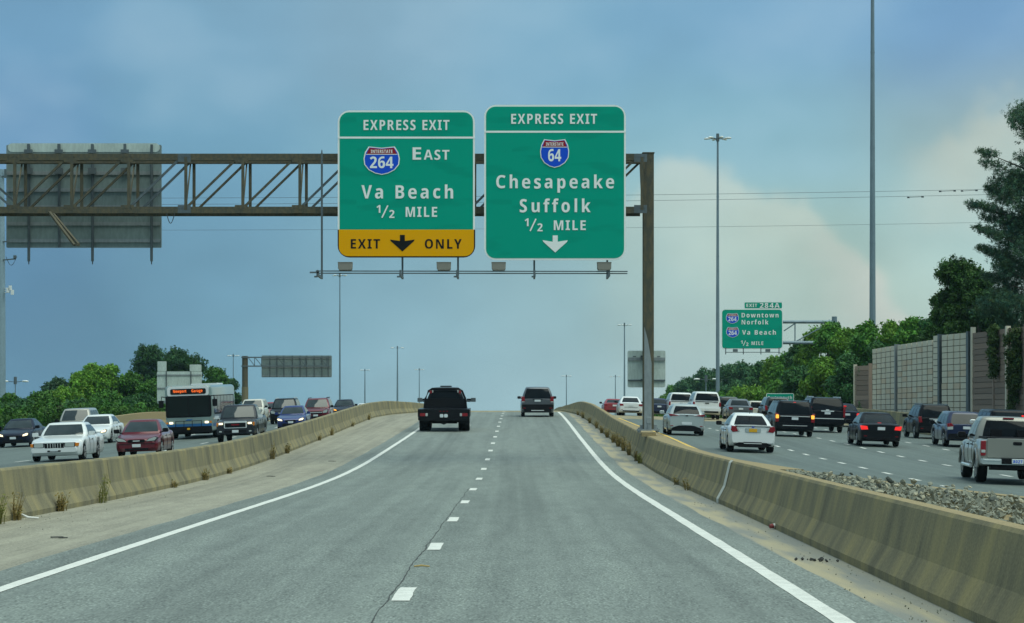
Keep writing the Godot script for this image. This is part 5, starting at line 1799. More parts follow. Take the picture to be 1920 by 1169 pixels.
func masts_and_wires() -> void:
	mast(1636.5, -80, 185, 13.5, "thick pale high mast rising out of the picture behind the grey sound wall", 0)
	mast(1346, 258, 290, 8.0, "slim high mast with six white lamps left of the distant EXIT 284A sign", 6)
	mast(637, 516, 520, 4.0, "slim lighting mast rising behind the lamp rail at the left big sign", 6)
	mast(745, 652, 800, 4.2, "small dark lighting mast just left of the black flatbed truck", 2, true)
	mast(684, 694, 980, 3.4, "tiny pale lighting mast above the left barrier, between two others", 4)
	mast(786, 693, 980, 2.6, "tiny pale lighting mast directly above the black flatbed truck", 4)
	mast(1062, 705, 980, 2.6, "tiny faint lighting mast right of the grey minivan", 4)
	mast(1171, 609, 620, 4.0, "slim twin lamp mast left of the gantry post", 4)
	mast(1154, 706, 980, 2.8, "tiny faint mast just left of the slim twin lamp mast", 2, true)
	mast(437, 667, 760, 3.0, "small lamp mast with white lamps beside the brown round gantry post", 4)
	mast(1324, 710, 330, 4.0, "low T-shaped lamp pole above the two white pickups", 2, true)
	mast(28, 714, 300, 3.5, "low lamp pole with a flat arm right of the left-edge tower", 2, true)
	# phone tower at the left edge
	var z := 230.0
	var c := at(0.5, 318, z)
	var o := thing("antenna_tower", "pale blue grey antenna pole cut by the left edge of the picture", "tower", Vector3(c.x, -1.5, -z))
	var h := c.y + 1.5
	var p := Mb.new()
	p.tube(Vector3.ZERO, Vector3(0, h * 0.6, 0), 0.54, 0.47, 16)
	p.tube(Vector3(0, h * 0.6, 0), Vector3(0, h, 0), 0.46, 0.36, 16)
	put(p, "pole", M.mast_pale, o)
	var k := z / F
	for e in [[486.0, 30.0], [452.0, 26.0], [330.0, 12.0]]:
		var y: float = EYE + (HOR - e[0]) * k + 1.5
		var m := Mb.new()
		m.bar(Vector3(-e[1] * k, y - 0.3, 0.2), Vector3(e[1] * k, y, 0.3), 0.14, 0.12)
		m.bar(Vector3(0, y, 0), Vector3(0, y, 1.2), 0.1, 0.1)
		put(m, "arm", M.galvanised_dark, o)
		for sx in [-1, 1]:
			var q := Mb.new()
			q.box(Vector3(sx * e[1] * k * 0.95, y + 0.2, 0.4), Vector3(0.3, 0.9 if e[0] < 460.0 else 0.3, 0.2))
			put(q, "antenna_panel", M.galvanised_dark, o)
	for e in [[16.0, 545.0], [24.0, 549.0], [20.0, 541.0]]:
		var q := Mb.new()
		q.box(Vector3(e[0] * k, EYE + (HOR - e[1]) * k + 1.5, 0.5), Vector3(0.28, 0.5, 0.25))
		q.bar(Vector3(0.4, EYE + (HOR - e[1]) * k + 1.5, 0.2), Vector3(e[0] * k, EYE + (HOR - e[1]) * k + 1.5, 0.5), 0.06, 0.06)
		put(q, "small_antenna", M.lamp_white, o)
	var cb := Mb.new()
	var pts := []
	var rd := []
	for i in 9:
		var f := i / 8.0
		pts.append(Vector3((12.0 + 20.0 * f) * k, EYE + (HOR - 482.0) * k + 1.5 - sin(PI * f) * 0.9, 0.5)); rd.append(0.03)
	cb.path(pts, rd, 5)
	put(cb, "cable", M.wire, o)
	# power lines across the sky
	var lines := [[372.0, 349.0, 0.0], [384.0, 359.0, 5.0], [432.0, 411.0, 9.0], [377.0, 370.0, 14.0]]
	for i in 3:
		var e: Array = lines[i]
		var zz: float = 340.0 + e[2]
		var wire := Mb.new()
		var wp := []
		var wr := []
		for q in 41:
			var px := lerpf(-500.0, 2500.0, q / 40.0)
			var f := (px - 200.0) / 1640.0
			var py: float = lerpf(e[0], e[1], f) + sin(clampf(f, -0.4, 1.4) * PI * 0.7) * 8.0
			wp.append(at(px, py, zz)); wr.append(0.026 if i < 2 else 0.02)
		wire.path(wp, wr, 5)
		var wo := thing("power_line", ["upper power line crossing the sky, from behind the signs to the big tree", "second power line just below the upper one", "lowest, faintest power line crossing the sky"][i], "power line")
		put(wire, "cable", M.wire, wo)
		if i < 2:
			for px in ([1777.0, 1818.0] if i == 0 else [1717.0]):
				var f: float = (px - 200.0) / 1640.0
				var py: float = lerpf(e[0], e[1], f) + sin(f * PI * 0.7) * 8.0
				var m := Mb.new()
				var pc := at(px, py + 2.0, zz)
				m.bar(pc - Vector3(1.1, 0.04, 0), pc + Vector3(1.1, 0.08, 0), 0.06, 0.06)
				m.box(pc - Vector3(1.1, 0.04, 0), Vector3(0.35, 0.2, 0.2))
				m.box(pc + Vector3(1.1, 0.04, 0), Vector3(0.35, 0.2, 0.2))
				put(m, "damper", M.wire, wo)

func trees() -> void:
	var dark := Color(0.028, 0.085, 0.022)
	var mid := Color(0.06, 0.17, 0.018)
	var fresh := Color(0.12, 0.26, 0.022)
	var silver := Color(0.06, 0.125, 0.068)
	var far := Color(0.035, 0.09, 0.035)
	# the poplar at the right edge: boughs reach out over the wall
	var z := 125.0
	var k := z / F
	var o := thing("poplar_tree", "tall dark silvery poplar leaning in from the right edge of the picture", "tree", Vector3(at(1985, 0, z).x, yr(24, z) - 0.3, -z))
	var h := at(0, 130, z).y - o.position.y
	var t := Mb.new()
	t.path([Vector3.ZERO, Vector3(0.1, h * 0.4, 0), Vector3(-0.2, h * 0.75, 0.2), Vector3(0, h * 0.98, 0)], [0.36, 0.26, 0.14, 0.03], 8)
	var lobes := []
	for e in [[1842, 292], [1860, 305], [1880, 330], [1905, 350], [1826, 386], [1845, 392], [1868, 400], [1895, 410], [1838, 432], [1860, 440], [1885, 450], [1912, 455], [1845, 470], [1868, 480], [1895, 495], [1915, 205], [1905, 232], [1918, 260], [1912, 300], [1858, 520], [1880, 535], [1905, 550], [1870, 565], [1895, 580], [1915, 600], [1925, 400], [1925, 500], [1930, 330],
			[1888, 365], [1872, 372], [1900, 385], [1878, 420], [1902, 430], [1888, 470], [1908, 475], [1876, 505], [1900, 520], [1890, 560], [1910, 575], [1896, 340], [1922, 345], [1915, 425], [1885, 600], [1905, 625], [1880, 625], [1915, 650], [1862, 445], [1850, 410], [1862, 355], [1876, 345], [1930, 215], [1935, 560], [1940, 380],
			[1940, 250], [1960, 300], [1990, 350], [1950, 450], [2000, 450], [2050, 400], [2080, 480], [1960, 560], [2040, 560], [2100, 560], [1985, 180], [2010, 250], [1990, 620], [2060, 640], [1940, 620]]:
		var c := at(e[0] + 8.0, e[1], z) - o.position
		c.z = rng.randf_range(-1.6, 1.6) * clampf((c.x + 5.0) / 5.0 + 0.3, 0.3, 1.0)
		var edge: bool = e[0] < 1870
		if e[0] > 1880:
			lobes.append([Vector3(-c.x * rng.randf_range(0.8, 1.3) + 0.5, c.y - 0.4, c.z + rng.randf_range(-1.5, 1.5)), Vector3(0.9, 0.65, 0.9)])
		lobes.append([c, Vector3(0.62, 0.26, 0.5) if edge else Vector3(0.85, 0.62, 0.85)])
		if edge: lobes.append([c + Vector3(-0.45, 0.16, 0.1), Vector3(0.36, 0.16, 0.3)])
		t.path([Vector3(-0.05, maxf(c.y - 1.8 - absf(c.x) * 0.25, 1.0), 0), Vector3(c.x * 0.5, c.y - 0.75, c.z * 0.5), c], [0.09, 0.05, 0.012], 5)
	put(t, "trunk", M.bark, o)
	foliage(lobes, 20000, 0.3, silver, 0.32, o, 3)
	tree("broadleaf_tree", "round dark green tree rising above the grey sound wall", "tree", "trees behind the sound walls", 1806, 486, 80, 150, mid * 0.5, 5200, 0.6, 0.12)
	tree("broadleaf_tree", "dark low crown under the boughs of the silvery poplar", "tree", "trees behind the sound walls", 1868, 540, 60, 138, dark * 0.9, 3000, 0.55, 0.12)
	tree("broadleaf_tree", "dark lower crown at the left foot of the round tree", "tree", "trees behind the sound walls", 1772, 540, 46, 154, mid * 0.5, 2600, 0.6, 0.12)
	tree("broadleaf_tree", "dark crown rising between the round tree and the poplar boughs", "tree", "trees behind the sound walls", 1838, 505, 52, 146, mid * 0.45, 3000, 0.6, 0.12)
	var row := [[1748, 592, 36, 164, 0], [1712, 596, 34, 168, 1], [1672, 600, 34, 172, 2], [1628, 604, 34, 176, 1], [1590, 612, 34, 186, 2], [1556, 603, 34, 192, 1], [1525, 618, 34, 206, 2], [1497, 640, 32, 216, 0], [1470, 664, 32, 232, 1], [1448, 672, 28, 246, 2], [1424, 682, 28, 262, 0], [1398, 680, 30, 300, 3], [1372, 684, 28, 326, 3], [1345, 690, 30, 352, 3], [1318, 694, 30, 380, 3], [1292, 710, 26, 410, 3], [1268, 724, 22, 420, 1], [1246, 742, 18, 400, 2],
		[1385, 728, 32, 236, 2], [1420, 728, 28, 226, 2], [1352, 738, 24, 250, 1], [1460, 720, 26, 212, 1], [1500, 690, 30, 200, 0], [1545, 672, 30, 182, 2], [1590, 668, 30, 172, 0], [1240, 752, 16, 300, 2], [1262, 746, 18, 320, 2], [1650, 640, 26, 162, 0]]
	var tints := [dark * 1.45, mid * 1.15, fresh * 0.85, far * 1.5]
	var spots := ["dark bushy tree behind the grey wall just left of the round tree", "mid green bush crown left of the first bush crown behind the grey wall", "yellow green crown behind the grey wall right of the thick mast", "mid green crown behind the grey wall left of the thick mast", "yellow green tree right beside the cantilever post", "mid green tree right behind the cantilever post", "yellow green tree between the cantilever arms and the post", "dark tree under the cantilever brace", "mid green tree left of the cantilever brace", "yellow green tree at the right end below the EXIT 284A sign", "dark tree under the middle of the EXIT 284A sign", "blue green tree under the left half of the EXIT 284A sign", "blue green tree just right of the slim high mast", "blue green tree right behind the slim high mast foot", "blue green tree just left of the slim high mast", "blue green tree farther left of the slim high mast", "mid green tree near the left end of the far row", "small yellow green tree at the far left end of the row", "bright low bush beside the slim high mast", "bright low bush just left of the Portsmouth sign", "mid green low bush left of the slim mast foot", "mid green low bush above the Portsmouth sign", "dark bush under the lower cantilever arm", "yellow green bush before the cantilever post", "dark bush left of the short brown wall", "yellow green low bush right of the gantry post", "yellow green low bush behind the left white pickup", "dark bush at the left end of the grey wall"]
	for i in row.size():
		var r: Array = row[i]
		var lb: String = spots[i]
		tree("roadside_tree", lb, "tree" if i < 18 else "bush", "trees and bushes beyond the right road", r[0], r[1], r[2] * 1.25, r[3], tints[r[4]], int(1100 + 6.0 * r[2]), 0.55 + r[3] * 0.0012, 0.05)
	# left side
	var lrow := [[284, 647, 52, 300, 0, "large dark tree above the bus, left half of the broad crown"], [334, 654, 50, 303, 0, "large dark tree above the bus, right half of the broad crown"], [405, 688, 36, 296, 1, "dark round tree right of the white sign back"], [478, 752, 14, 420, 3, "small far tree right of the brown gantry post"], [380, 715, 26, 270, 1, "bush in the gap behind the bus roof"], [432, 712, 20, 300, 0, "dark bush left of the brown gantry post"],
		[176, 684, 26, 222, 2, "bright green bush left of the big dark tree, left one of the two tall ones"], [208, 682, 26, 226, 2, "bright green bush left of the big dark tree, right one of the two tall ones"], [150, 700, 28, 214, 2, "bright bush above the beige car"], [244, 700, 30, 226, 1, "green bush under the big dark tree"], [285, 712, 32, 222, 1, "green bush left of the white sign back"], [108, 712, 26, 262, 3, "bluish bush left of the bright ones"], [120, 728, 32, 210, 2, "bright bush behind the beige car"], [80, 738, 28, 206, 1, "green bush above the dark sedan at the left edge"],
		[45, 752, 26, 200, 0, "dark scrub near the left tower"], [14, 742, 16, 216, 1, "thin sapling at the foot of the left tower"], [10, 760, 30, 194, 0, "dark scrub at the left edge"], [200, 735, 40, 208, 1, "wide green bush behind the white sedans"], [262, 742, 36, 206, 0, "dark green bush above the tan barrier"], [320, 745, 30, 204, 1, "green bush behind the bus"], [150, 752, 36, 200, 0, "low dark bush right behind the beige car"], [-40, 735, 40, 210, 1, "bush outside the left edge"]]
	for e in lrow:
		tree("roadside_tree" if e[1] < 700 else "roadside_bush", e[5], "tree" if e[3] > 290 else "bush", "trees and bushes beyond the oncoming road", e[0], e[1], e[2] * 1.15, e[3], [dark * 1.2, mid * 0.9, fresh, far][e[4]], int(1000 + e[2] * 18.0), 0.55 + e[3] * 0.001, 0.06)
	# low growth along the left verge
	var sc := thing("verge_scrub", "mass of low scrub and vines along the left verge, under the bushes", "scrub", Vector3.ZERO)
	sc.set_meta("kind", "stuff")
	var sl := []
	for i in 46:
		var zz := 150.0 + i * 3.2
		var x := -31.0 - rng.randf() * 5.0
		sl.append([Vector3(x, ground_at(x, zz) + 0.7, -zz), Vector3(1.8, 1.2, 2.2)])
	foliage(sl, 3600, 0.75, mid * 0.75, 0.3, sc)
	var sc2 := thing("verge_scrub", "mass of low growth under the trees along the right verge", "scrub", Vector3.ZERO)
	sc2.set_meta("kind", "stuff")
	var sr := []
	for i in 40:
		var zz := 165.0 + i * 5.0
		var x := 25.6 + rng.randf() * 4.0
		sr.append([Vector3(x, ground_at(x, zz) + 0.8, -zz), Vector3(1.6, 1.3, 2.8)])
	foliage(sr, 3600, 0.8, mid * 0.7, 0.3, sc2)
	# weeds at the feet of the barriers
	var lw := [[34.6, 0.42, 9, false, "tall green weed at the foot of the left barrier, nearest the camera"], [36.0, 0.36, 8, true, "dry weed beside the nearest tall weed at the left barrier"], [39.6, 0.26, 10, true, "low dry weed clump left of the upright weed"], [43.6, 0.46, 5, false, "single upright weed on the left barrier"], [53.0, 0.14, 6, true, "low dry tuft midway along the left barrier"], [58.5, 0.28, 8, true, "brownish weed where the left barrier nears the red car"], [63.5, 0.14, 6, true, "dry tuft right after the brownish weed"], [75.0, 0.46, 8, true, "tall dry weed at the left barrier below the dark pickup"], [80.0, 0.3, 10, true, "wide dry weed just beyond the tall dry one"], [93.5, 0.24, 7, true, "dry weed below the blue car"], [100.0, 0.3, 9, true, "dry weed further up the left barrier"], [113.0, 0.22, 7, true, "dry weed near the top of the left barrier"], [126.0, 0.3, 9, true, "last dry weed before the crest on the left"]]
	for e in lw:
		weed(0, 0, e[1] * 1.3, e[2] * 3, e[3], e[4], e[0], -1.0)
	var ws := ["just before the gantry post", "right under the gantry post", "a step beyond the gantry post", "in the thick row beyond the post", "in the middle of the thick row", "at the far end of the thick row", "halfway to the crest", "nearing the crest", "two steps from the crest", "a step from the crest", "at the crest", "on the crest itself"]
	var i := 0
	for e in [[71.5, 0.3, 10, false], [73.5, 0.34, 10, true], [78.5, 0.42, 12, true], [82.5, 0.46, 14, true], [86.5, 0.5, 14, true], [91.0, 0.48, 14, true], [97.0, 0.42, 14, true], [103.0, 0.36, 12, true], [110.0, 0.36, 12, true], [119.0, 0.34, 12, true], [130.0, 0.34, 12, true], [139.0, 0.3, 12, true]]:
		weed(0, 0, e[1] * rng.randf_range(1.0, 1.4), e[2] * 3, e[3], "dry weed at the right barrier, " + ws[i], e[0], 1.0)
		i += 1
	weed(0, 0, 0.22, 10, true, "small dry tuft on the near part of the right barrier", 55.0, 1.0)
	weed(0, 0, 0.3, 10, true, "grassy tuft with a dark clod at the right barrier", 51.0, 1.0)

func traffic() -> void:
	var gl := "oncoming cars on the left road"
	var gr := "cars driving away on the right road"
	var gc := "cars on the express lanes"
	# ---- fronts
	var f_sedan := func(hl: String) -> Array: return [["grille", "trim_black", [-0.32, 0.5, 0.32, 0.62], false, 0.02], ["lower_intake", "trim_black", [-0.52, 0.26, 0.52, 0.38], false, 0.02], ["headlight", hl, pl([0.5, 0.56, 0.76, 0.6, 0.82, 0.7, 0.74, 0.73, 0.52, 0.65]), true, 0.0, 0.03, 0.3], ["number_plate", "plate", [-0.16, 0.42, 0.16, 0.54], false, 0.05, 0.01], ["bumper_strip", "trim_black", [-0.7, 0.415, 0.7, 0.43], false, 0.016]]
	var f_suv := func(hl: String) -> Array: return [["grille", "trim_black", [-0.46, 0.66, 0.46, 0.84], false, 0.02], ["chrome_bar", "chrome", [-0.46, 0.74, 0.46, 0.78], false, 0.03], ["lower_intake", "trim_black", [-0.62, 0.38, 0.62, 0.54], false, 0.02], ["headlight", hl, pl([0.5, 0.7, 0.78, 0.74, 0.84, 0.9, 0.76, 0.93, 0.52, 0.86]), true, 0.0, 0.03, 0.3], ["number_plate", "plate", [-0.16, 0.5, 0.16, 0.62], false, 0.04, 0.01]]
	car("sedan_car", "dark navy sedan with a lit headlight at the left edge", "car", "sedan", "navy", 24, 117, "l", true, gl, {"front": f_sedan.call("glow_white")})
	car("sedan_car", "old white sedan with dark grille, orange indicators and four lamps in front", "car", "sedan", "white", 102, 84, "l", true, gl, {"dim": {"L": 5.3, "W": 1.99, "H": 1.46, "gh": [0.31, 0.42, 0.68, 0.8], "wr": 0.7}, "mirror": "paint_of_white",
		"front": [["grille", "trim_black", [-0.36, 0.5, 0.36, 0.69], false, 0.02, 0.02], ["grille_bar", "chrome", [-0.38, 0.685, 0.38, 0.715], false, 0.03, 0.01], ["grille_slat", "chrome", [0.03, 0.51, 0.05, 0.68], true, 0.028, 0.005], ["grille_slat", "chrome", [0.13, 0.51, 0.15, 0.68], true, 0.028, 0.005], ["grille_slat", "chrome", [0.23, 0.51, 0.25, 0.68], true, 0.028, 0.005], ["headlight", "lens_clear", [0.4, 0.54, 0.76, 0.69], true, 0.01, 0.02, 0.3], ["indicator", "lens_amber", [0.765, 0.55, 0.9, 0.68], true, -0.03, 0.02, 0.4], ["bumper", "paint_of_white", [-0.86, 0.34, 0.86, 0.5], false, 0.06, 0.06], ["bumper_intake", "trim_black", [-0.26, 0.36, 0.26, 0.42], false, 0.07], ["number_plate", "plate", [-0.16, 0.38, 0.16, 0.47], false, 0.075, 0.01]]})
	car("suv_car", "beige sport utility car with a pale roof left behind the white sedans", "car", "suv", "beige", 133, 131, "l", true, gl, {"front": f_suv.call("lens_clear"), "dim": {"H": 1.82, "W": 1.98}})
	car("sedan_car", "newer white sedan with a lit headlight behind the old white one", "car", "sedan", "white", 171, 119, "l", true, gl, {"front": f_sedan.call("glow_white"), "dim": {"H": 1.52, "W": 1.93, "L": 5.1}, "mirror": "paint_of_white", "stretch": 1.04})
	car("sedan_car", "maroon compact sedan nearest the left barrier with pale almond headlights", "car", "sedan", "maroon", 256, 87.6, "l", true, gl, {"dim": {"L": 4.4, "W": 1.76, "H": 1.46, "gh": [0.24, 0.4, 0.7, 0.86]},
		"front": [["grille", "trim_black", pl([-0.3, 0.56, 0.3, 0.56, 0.36, 0.64, 0.28, 0.68, -0.28, 0.68, -0.36, 0.64]), false, 0.02], ["grille_bar", "chrome", [-0.14, 0.605, 0.14, 0.64], false, 0.03], ["headlight", "lens_clear", pl([0.38, 0.6, 0.72, 0.62, 0.82, 0.72, 0.72, 0.76, 0.5, 0.7]), true, 0.0, 0.03, 0.35], ["lower_intake", "trim_black", [-0.46, 0.26, 0.46, 0.34], false, 0.02], ["bumper_crease", "trim_black", [-0.74, 0.5, 0.74, 0.515], false, 0.012], ["number_plate", "plate", [-0.165, 0.38, 0.165, 0.5], false, 0.03, 0.01]]})
	# pickup in front of the bus
	var gmc := car("pickup_truck", "dark grey pickup with a big chrome-edged grille and lit headlights beside the bus", "pickup truck", "pickup", "charcoal", 442, 109.6, "l", true, gl, {"mirror": "chrome", "dim": {"gh": [0.235, 0.33, 0.585, 0.615]},
		"front": [["grille_frame", "chrome", [-0.56, 0.72, 0.56, 1.06], false, 0.01, 0.04], ["grille", "trim_black", [-0.51, 0.76, 0.51, 0.98], false, 0.022, 0.03], ["badge", "lens_red", [-0.2, 0.86, 0.2, 0.92], false, 0.03, 0.01], ["headlight", "glow_white", [0.6, 0.9, 0.82, 1.0], true, 0.0, 0.03, 0.3], ["headlight_frame", "lens_clear", [0.59, 0.76, 0.84, 1.02], true, -0.015, 0.03, 0.3], ["indicator", "lens_amber", [0.85, 0.82, 0.93, 1.0], true, -0.04, 0.02, 0.3], ["bumper", "paint_of_charcoal", [-0.92, 0.46, 0.92, 0.7], false, 0.08, 0.05], ["lower_intake", "trim_black", [-0.55, 0.5, 0.55, 0.62], false, 0.09], ["fog_lamp", "lens_clear", [0.66, 0.53, 0.8, 0.6], true, 0.09], ["number_plate", "plate", [-0.16, 0.5, 0.16, 0.63], false, 0.1, 0.01]]})
	tonneau(gmc, 5.5, 1.98, 1.27)
	car("suv_car", "tan sport utility car just right of the brown gantry post", "car", "suv", "cream", 470, 166, "l", true, gl, {"front": f_suv.call("lens_clear")})
	car("suv_car", "black sport utility car with roof rails behind the blue car", "car", "suv", "black", 530, 155, "l", true, gl, {"front": f_suv.call("lens_clear"), "rails": "chrome", "dim": {"H": 1.76, "W": 1.9}})
	car("sedan_car", "red car mostly hidden left of the black utility car", "car", "sedan", "red", 506, 180, "l", true, gl, {"front": f_sedan.call("lens_clear")})
	car("sedan_car", "blue car with lit headlights half behind the left barrier", "car", "sedan", "blue", 545, 137, "l", true, gl, {"front": f_sedan.call("glow_white"), "dim": {"W": 1.8}, "mirror": "paint_of_blue"})
	car("suv_car", "red sport utility car with a sand roof behind the left barrier", "car", "suv", "maroon", 592, 152, "l", true, gl, {"front": f_suv.call("lens_clear"), "dim": {"H": 1.72}, "rails": "trim_black"})
	car("sedan_car", "dark car with yellow-lit lamps near the crest, left of the barrier top", "car", "sedan", "navy", 643, 183, "l", true, gl, {"front": f_sedan.call("glow_amber"), "dim": {"H": 1.5}})
	car("sedan_car", "white car of which only the roof shows over the left barrier", "car", "sedan", "white", 682, 205, "l", true, gl, {"front": f_sedan.call("lens_clear")})
	bus()
	# ---- the express lanes
	flatbed()
	var mv := car("minivan_car", "slate grey minivan driving away over the crest in the right express lane", "minivan", "minivan", "slate", 1008, 133, "c", false, gc, {"rear_glass": "tint_glass", "rims": "rim", "rw": [0.06, 0.94], "rv": [0.1, 0.93], "dim": {"H": 1.78, "W": 1.98, "wr": 0.7},
		"rear": [["taillight", "lens_red", pl([0.74, 0.92, 0.95, 0.9, 0.97, 1.22, 0.78, 1.2]), true, 0.01, 0.03, 0.2], ["reversing_lamp", "lens_clear", [0.78, 0.86, 0.94, 0.92], true, 0.01, 0.02, 0.2], ["number_plate", "plate", [-0.18, 0.9, 0.18, 1.02], false, 0.02, 0.01], ["plate_recess", "trim_black", [-0.3, 1.02, 0.3, 1.06], false, 0.015], ["bumper", "trim_black", [-0.93, 0.46, 0.93, 0.74], false, 0.07, 0.06], ["lower_bumper", "trim_black", [-0.8, 0.3, 0.8, 0.5], false, 0.05], ["exhaust_trim", "chrome", [-0.38, 0.36, 0.38, 0.4], false, 0.065, 0.01], ["reflector", "lens_red", [0.7, 0.5, 0.88, 0.54], true, 0.075, 0.01]]})
	# ---- rears on the right road
	var r_sedan := func(tl: String, pm := "plate") -> Array: return [["taillight", tl, pl([0.56, 0.74, 0.84, 0.72, 0.88, 0.9, 0.6, 0.88]), true, 0.0, 0.03, 0.26], ["number_plate", pm, [-0.16, 0.72, 0.16, 0.85], false, 0.02, 0.01], ["boot_edge", "trim_black", [-0.5, 0.63, 0.5, 0.645], false, 0.012], ["bumper_insert", "trim_black", [-0.62, 0.3, 0.62, 0.4], false, 0.025], ["reflector", "lens_red", [0.6, 0.44, 0.74, 0.47], true, 0.012]]
	var r_suv := func(tl: String) -> Array: return [["taillight", tl, pl([0.7, 0.82, 0.88, 0.82, 0.9, 1.12, 0.76, 1.12]), true, 0.01, 0.03, 0.22], ["number_plate", "plate", [-0.16, 0.86, 0.16, 0.99], false, 0.02, 0.01], ["garnish", "chrome", [-0.36, 1.0, 0.36, 1.035], false, 0.02], ["bumper", "trim_black", [-0.84, 0.42, 0.84, 0.62], false, 0.05, 0.05], ["reflector", "lens_red", [0.66, 0.5, 0.8, 0.54], true, 0.06]]
	car("sedan_car", "white rally-style sedan with a yellow plate, nearest the median barrier", "car", "sedan", "white", 1411, 84, "r", false, gr, {"dim": {"L": 4.58, "W": 1.8, "H": 1.47, "gh": [0.26, 0.41, 0.68, 0.84], "bow": 0.12, "wr": 0.62}, "rear_glass": "tint_glass", "aerial": 0.0, "mirror": "trim_black", "stretch": 1.02, "tyre_width": 0.25,
		"rear": [["taillight", "lens_red", pl([0.53, 0.79, 0.76, 0.76, 0.83, 0.84, 0.8, 1.0, 0.62, 0.98]), true, 0.01, 0.03, 0.24], ["reversing_lamp", "lens_clear", pl([0.5, 0.8, 0.56, 0.79, 0.63, 0.95, 0.58, 0.95]), true, 0.018, 0.02, 0.2], ["plate_recess", "paint_of_silver", [-0.3, 0.76, 0.3, 0.92], false, 0.008, 0.04], ["number_plate", "plate_amber", [-0.155, 0.77, 0.155, 0.9], false, 0.02, 0.01], ["badge", "shield_blue", [-0.05, 0.945, 0.05, 0.985], false, 0.02, 0.01], ["boot_lip", "paint_of_white", [-0.66, 1.0, 0.66, 1.03], false, 0.03, 0.012], ["diffuser", "trim_black", pl([-0.72, 0.3, -0.52, 0.38, 0.52, 0.38, 0.72, 0.3, 0.5, 0.2, -0.5, 0.2]), false, 0.035], ["diffuser_bar", "paint_of_white", [-0.34, 0.335, 0.34, 0.36], false, 0.045, 0.01], ["diffuser_vent", "trim_black", [-0.34, 0.365, 0.34, 0.4], false, 0.048, 0.01]]})
	car("hatchback_car", "silver hatchback with slim red lamps, just right of the gantry post", "car", "hatch", "silver", 1287, 105, "r", false, gr, {"rear_glass": "tint_glass", "mirror": "paint_of_silver",
		"rear": [["taillight", "lens_red", pl([0.34, 0.92, 0.8, 0.9, 0.86, 1.0, 0.6, 0.98]), true, 0.01, 0.03, 0.3], ["chrome_strip", "chrome", [-0.34, 0.955, 0.34, 0.975], false, 0.02, 0.01], ["badge", "trim_black", [-0.06, 0.9, 0.06, 0.96], false, 0.025, 0.02], ["number_plate", "plate", [-0.24, 0.5, 0.24, 0.62], false, 0.03, 0.01], ["bumper_insert", "trim_black", pl([-0.72, 0.2, -0.66, 0.36, -0.36, 0.46, 0.36, 0.46, 0.66, 0.36, 0.72, 0.2]), false, 0.025], ["reflector", "lens_red", [0.62, 0.42, 0.76, 0.46], true, 0.02]]})
	var mb := car("minivan_car", "black minivan with an amber indicator flashing and a red high brake lamp", "minivan", "minivan", "black", 1490, 109, "r", false, gr, {"rear_glass": "tint_glass", "rails": "trim_black", "dim": {"W": 1.99, "H": 1.76},
		"rear": [["taillight", "lens_red", pl([0.78, 0.72, 0.95, 0.7, 0.97, 1.14, 0.82, 1.12]), true, 0.01, 0.03, 0.2], ["indicator", "glow_amber", [0.79, 0.88, 0.94, 1.06], true, 0.03, 0.03], ["chrome_strip", "chrome", [-0.72, 0.98, 0.72, 1.01], false, 0.025, 0.01], ["number_plate", "plate", [-0.16, 0.82, 0.16, 0.95], false, 0.02, 0.01], ["bumper", "paint_of_black", [-0.9, 0.4, 0.9, 0.66], false, 0.07, 0.06], ["bumper_strip", "chrome", [-0.6, 0.53, 0.6, 0.555], false, 0.08, 0.01]]})
	high_lamp(mb, 1.66, 5.1, 0.13, 0.05, 0.945, "glow_red", -0.02)
	car("suv_car", "large black utility car with a bright chrome handle bar, beside the black minivan", "car", "suv", "black", 1551, 123, "r", false, gr, {"rear_glass": "tint_glass", "rails": "chrome", "dim": {"L": 5.5, "W": 2.02, "H": 1.93, "belt": 1.1, "R": 0.4, "wb": 3.2, "fo": 1.0, "wr": 0.8}, "stretch": 1.12, "rw": [0.06, 0.94],
		"rear": [["taillight", "lens_red", [0.86, 0.86, 0.98, 1.4], true, 0.0, 0.03, 0.2], ["handle_bar", "chrome", [-0.36, 1.15, 0.36, 1.21], false, 0.03], ["badge", "chrome", [-0.09, 1.2, 0.09, 1.27], false, 0.03], ["number_plate", "plate", [-0.16, 1.0, 0.16, 1.13], false, 0.02, 0.01], ["bumper", "paint_of_black", [-0.96, 0.5, 0.96, 0.78], false, 0.09, 0.05], ["bumper_strip", "chrome", [-0.9, 0.75, 0.9, 0.79], false, 0.1, 0.015]]})
	var bk := car("sedan_car", "black sedan with red brake lamps lit, behind the white rally-style sedan", "car", "sedan", "black", 1652, 96, "r", false, gr, {"rear": r_sedan.call("glow_red"), "rear_glass": "car_glass", "rim": "rim", "yaw": -0.02,  "dim": {"H": 1.45, "W": 1.84}})
	high_lamp(bk, 1.0, 4.75, 0.16, 0.05, 0.88, "glow_red")
	var b2 := car("sedan_car", "dark blue sedan with red brake lamps lit, far by the end of the right barrier", "car", "sedan", "navy", 1589, 142, "r", false, gr, {"rear": r_sedan.call("glow_red")})
	high_lamp(b2, 1.3, 4.75, 0.16, 0.05, 0.76, "glow_red")
	car("suv_car", "black utility car with a white plate and chrome strip, before the grey sound wall", "car", "suv", "black", 1755, 114, "r", false, gr, {"rear": r_suv.call("lens_red"), "rear_glass": "tint_glass", "rails": "galvanised", "dim": {"H": 1.76, "W": 1.88}, "yaw": 0.0})
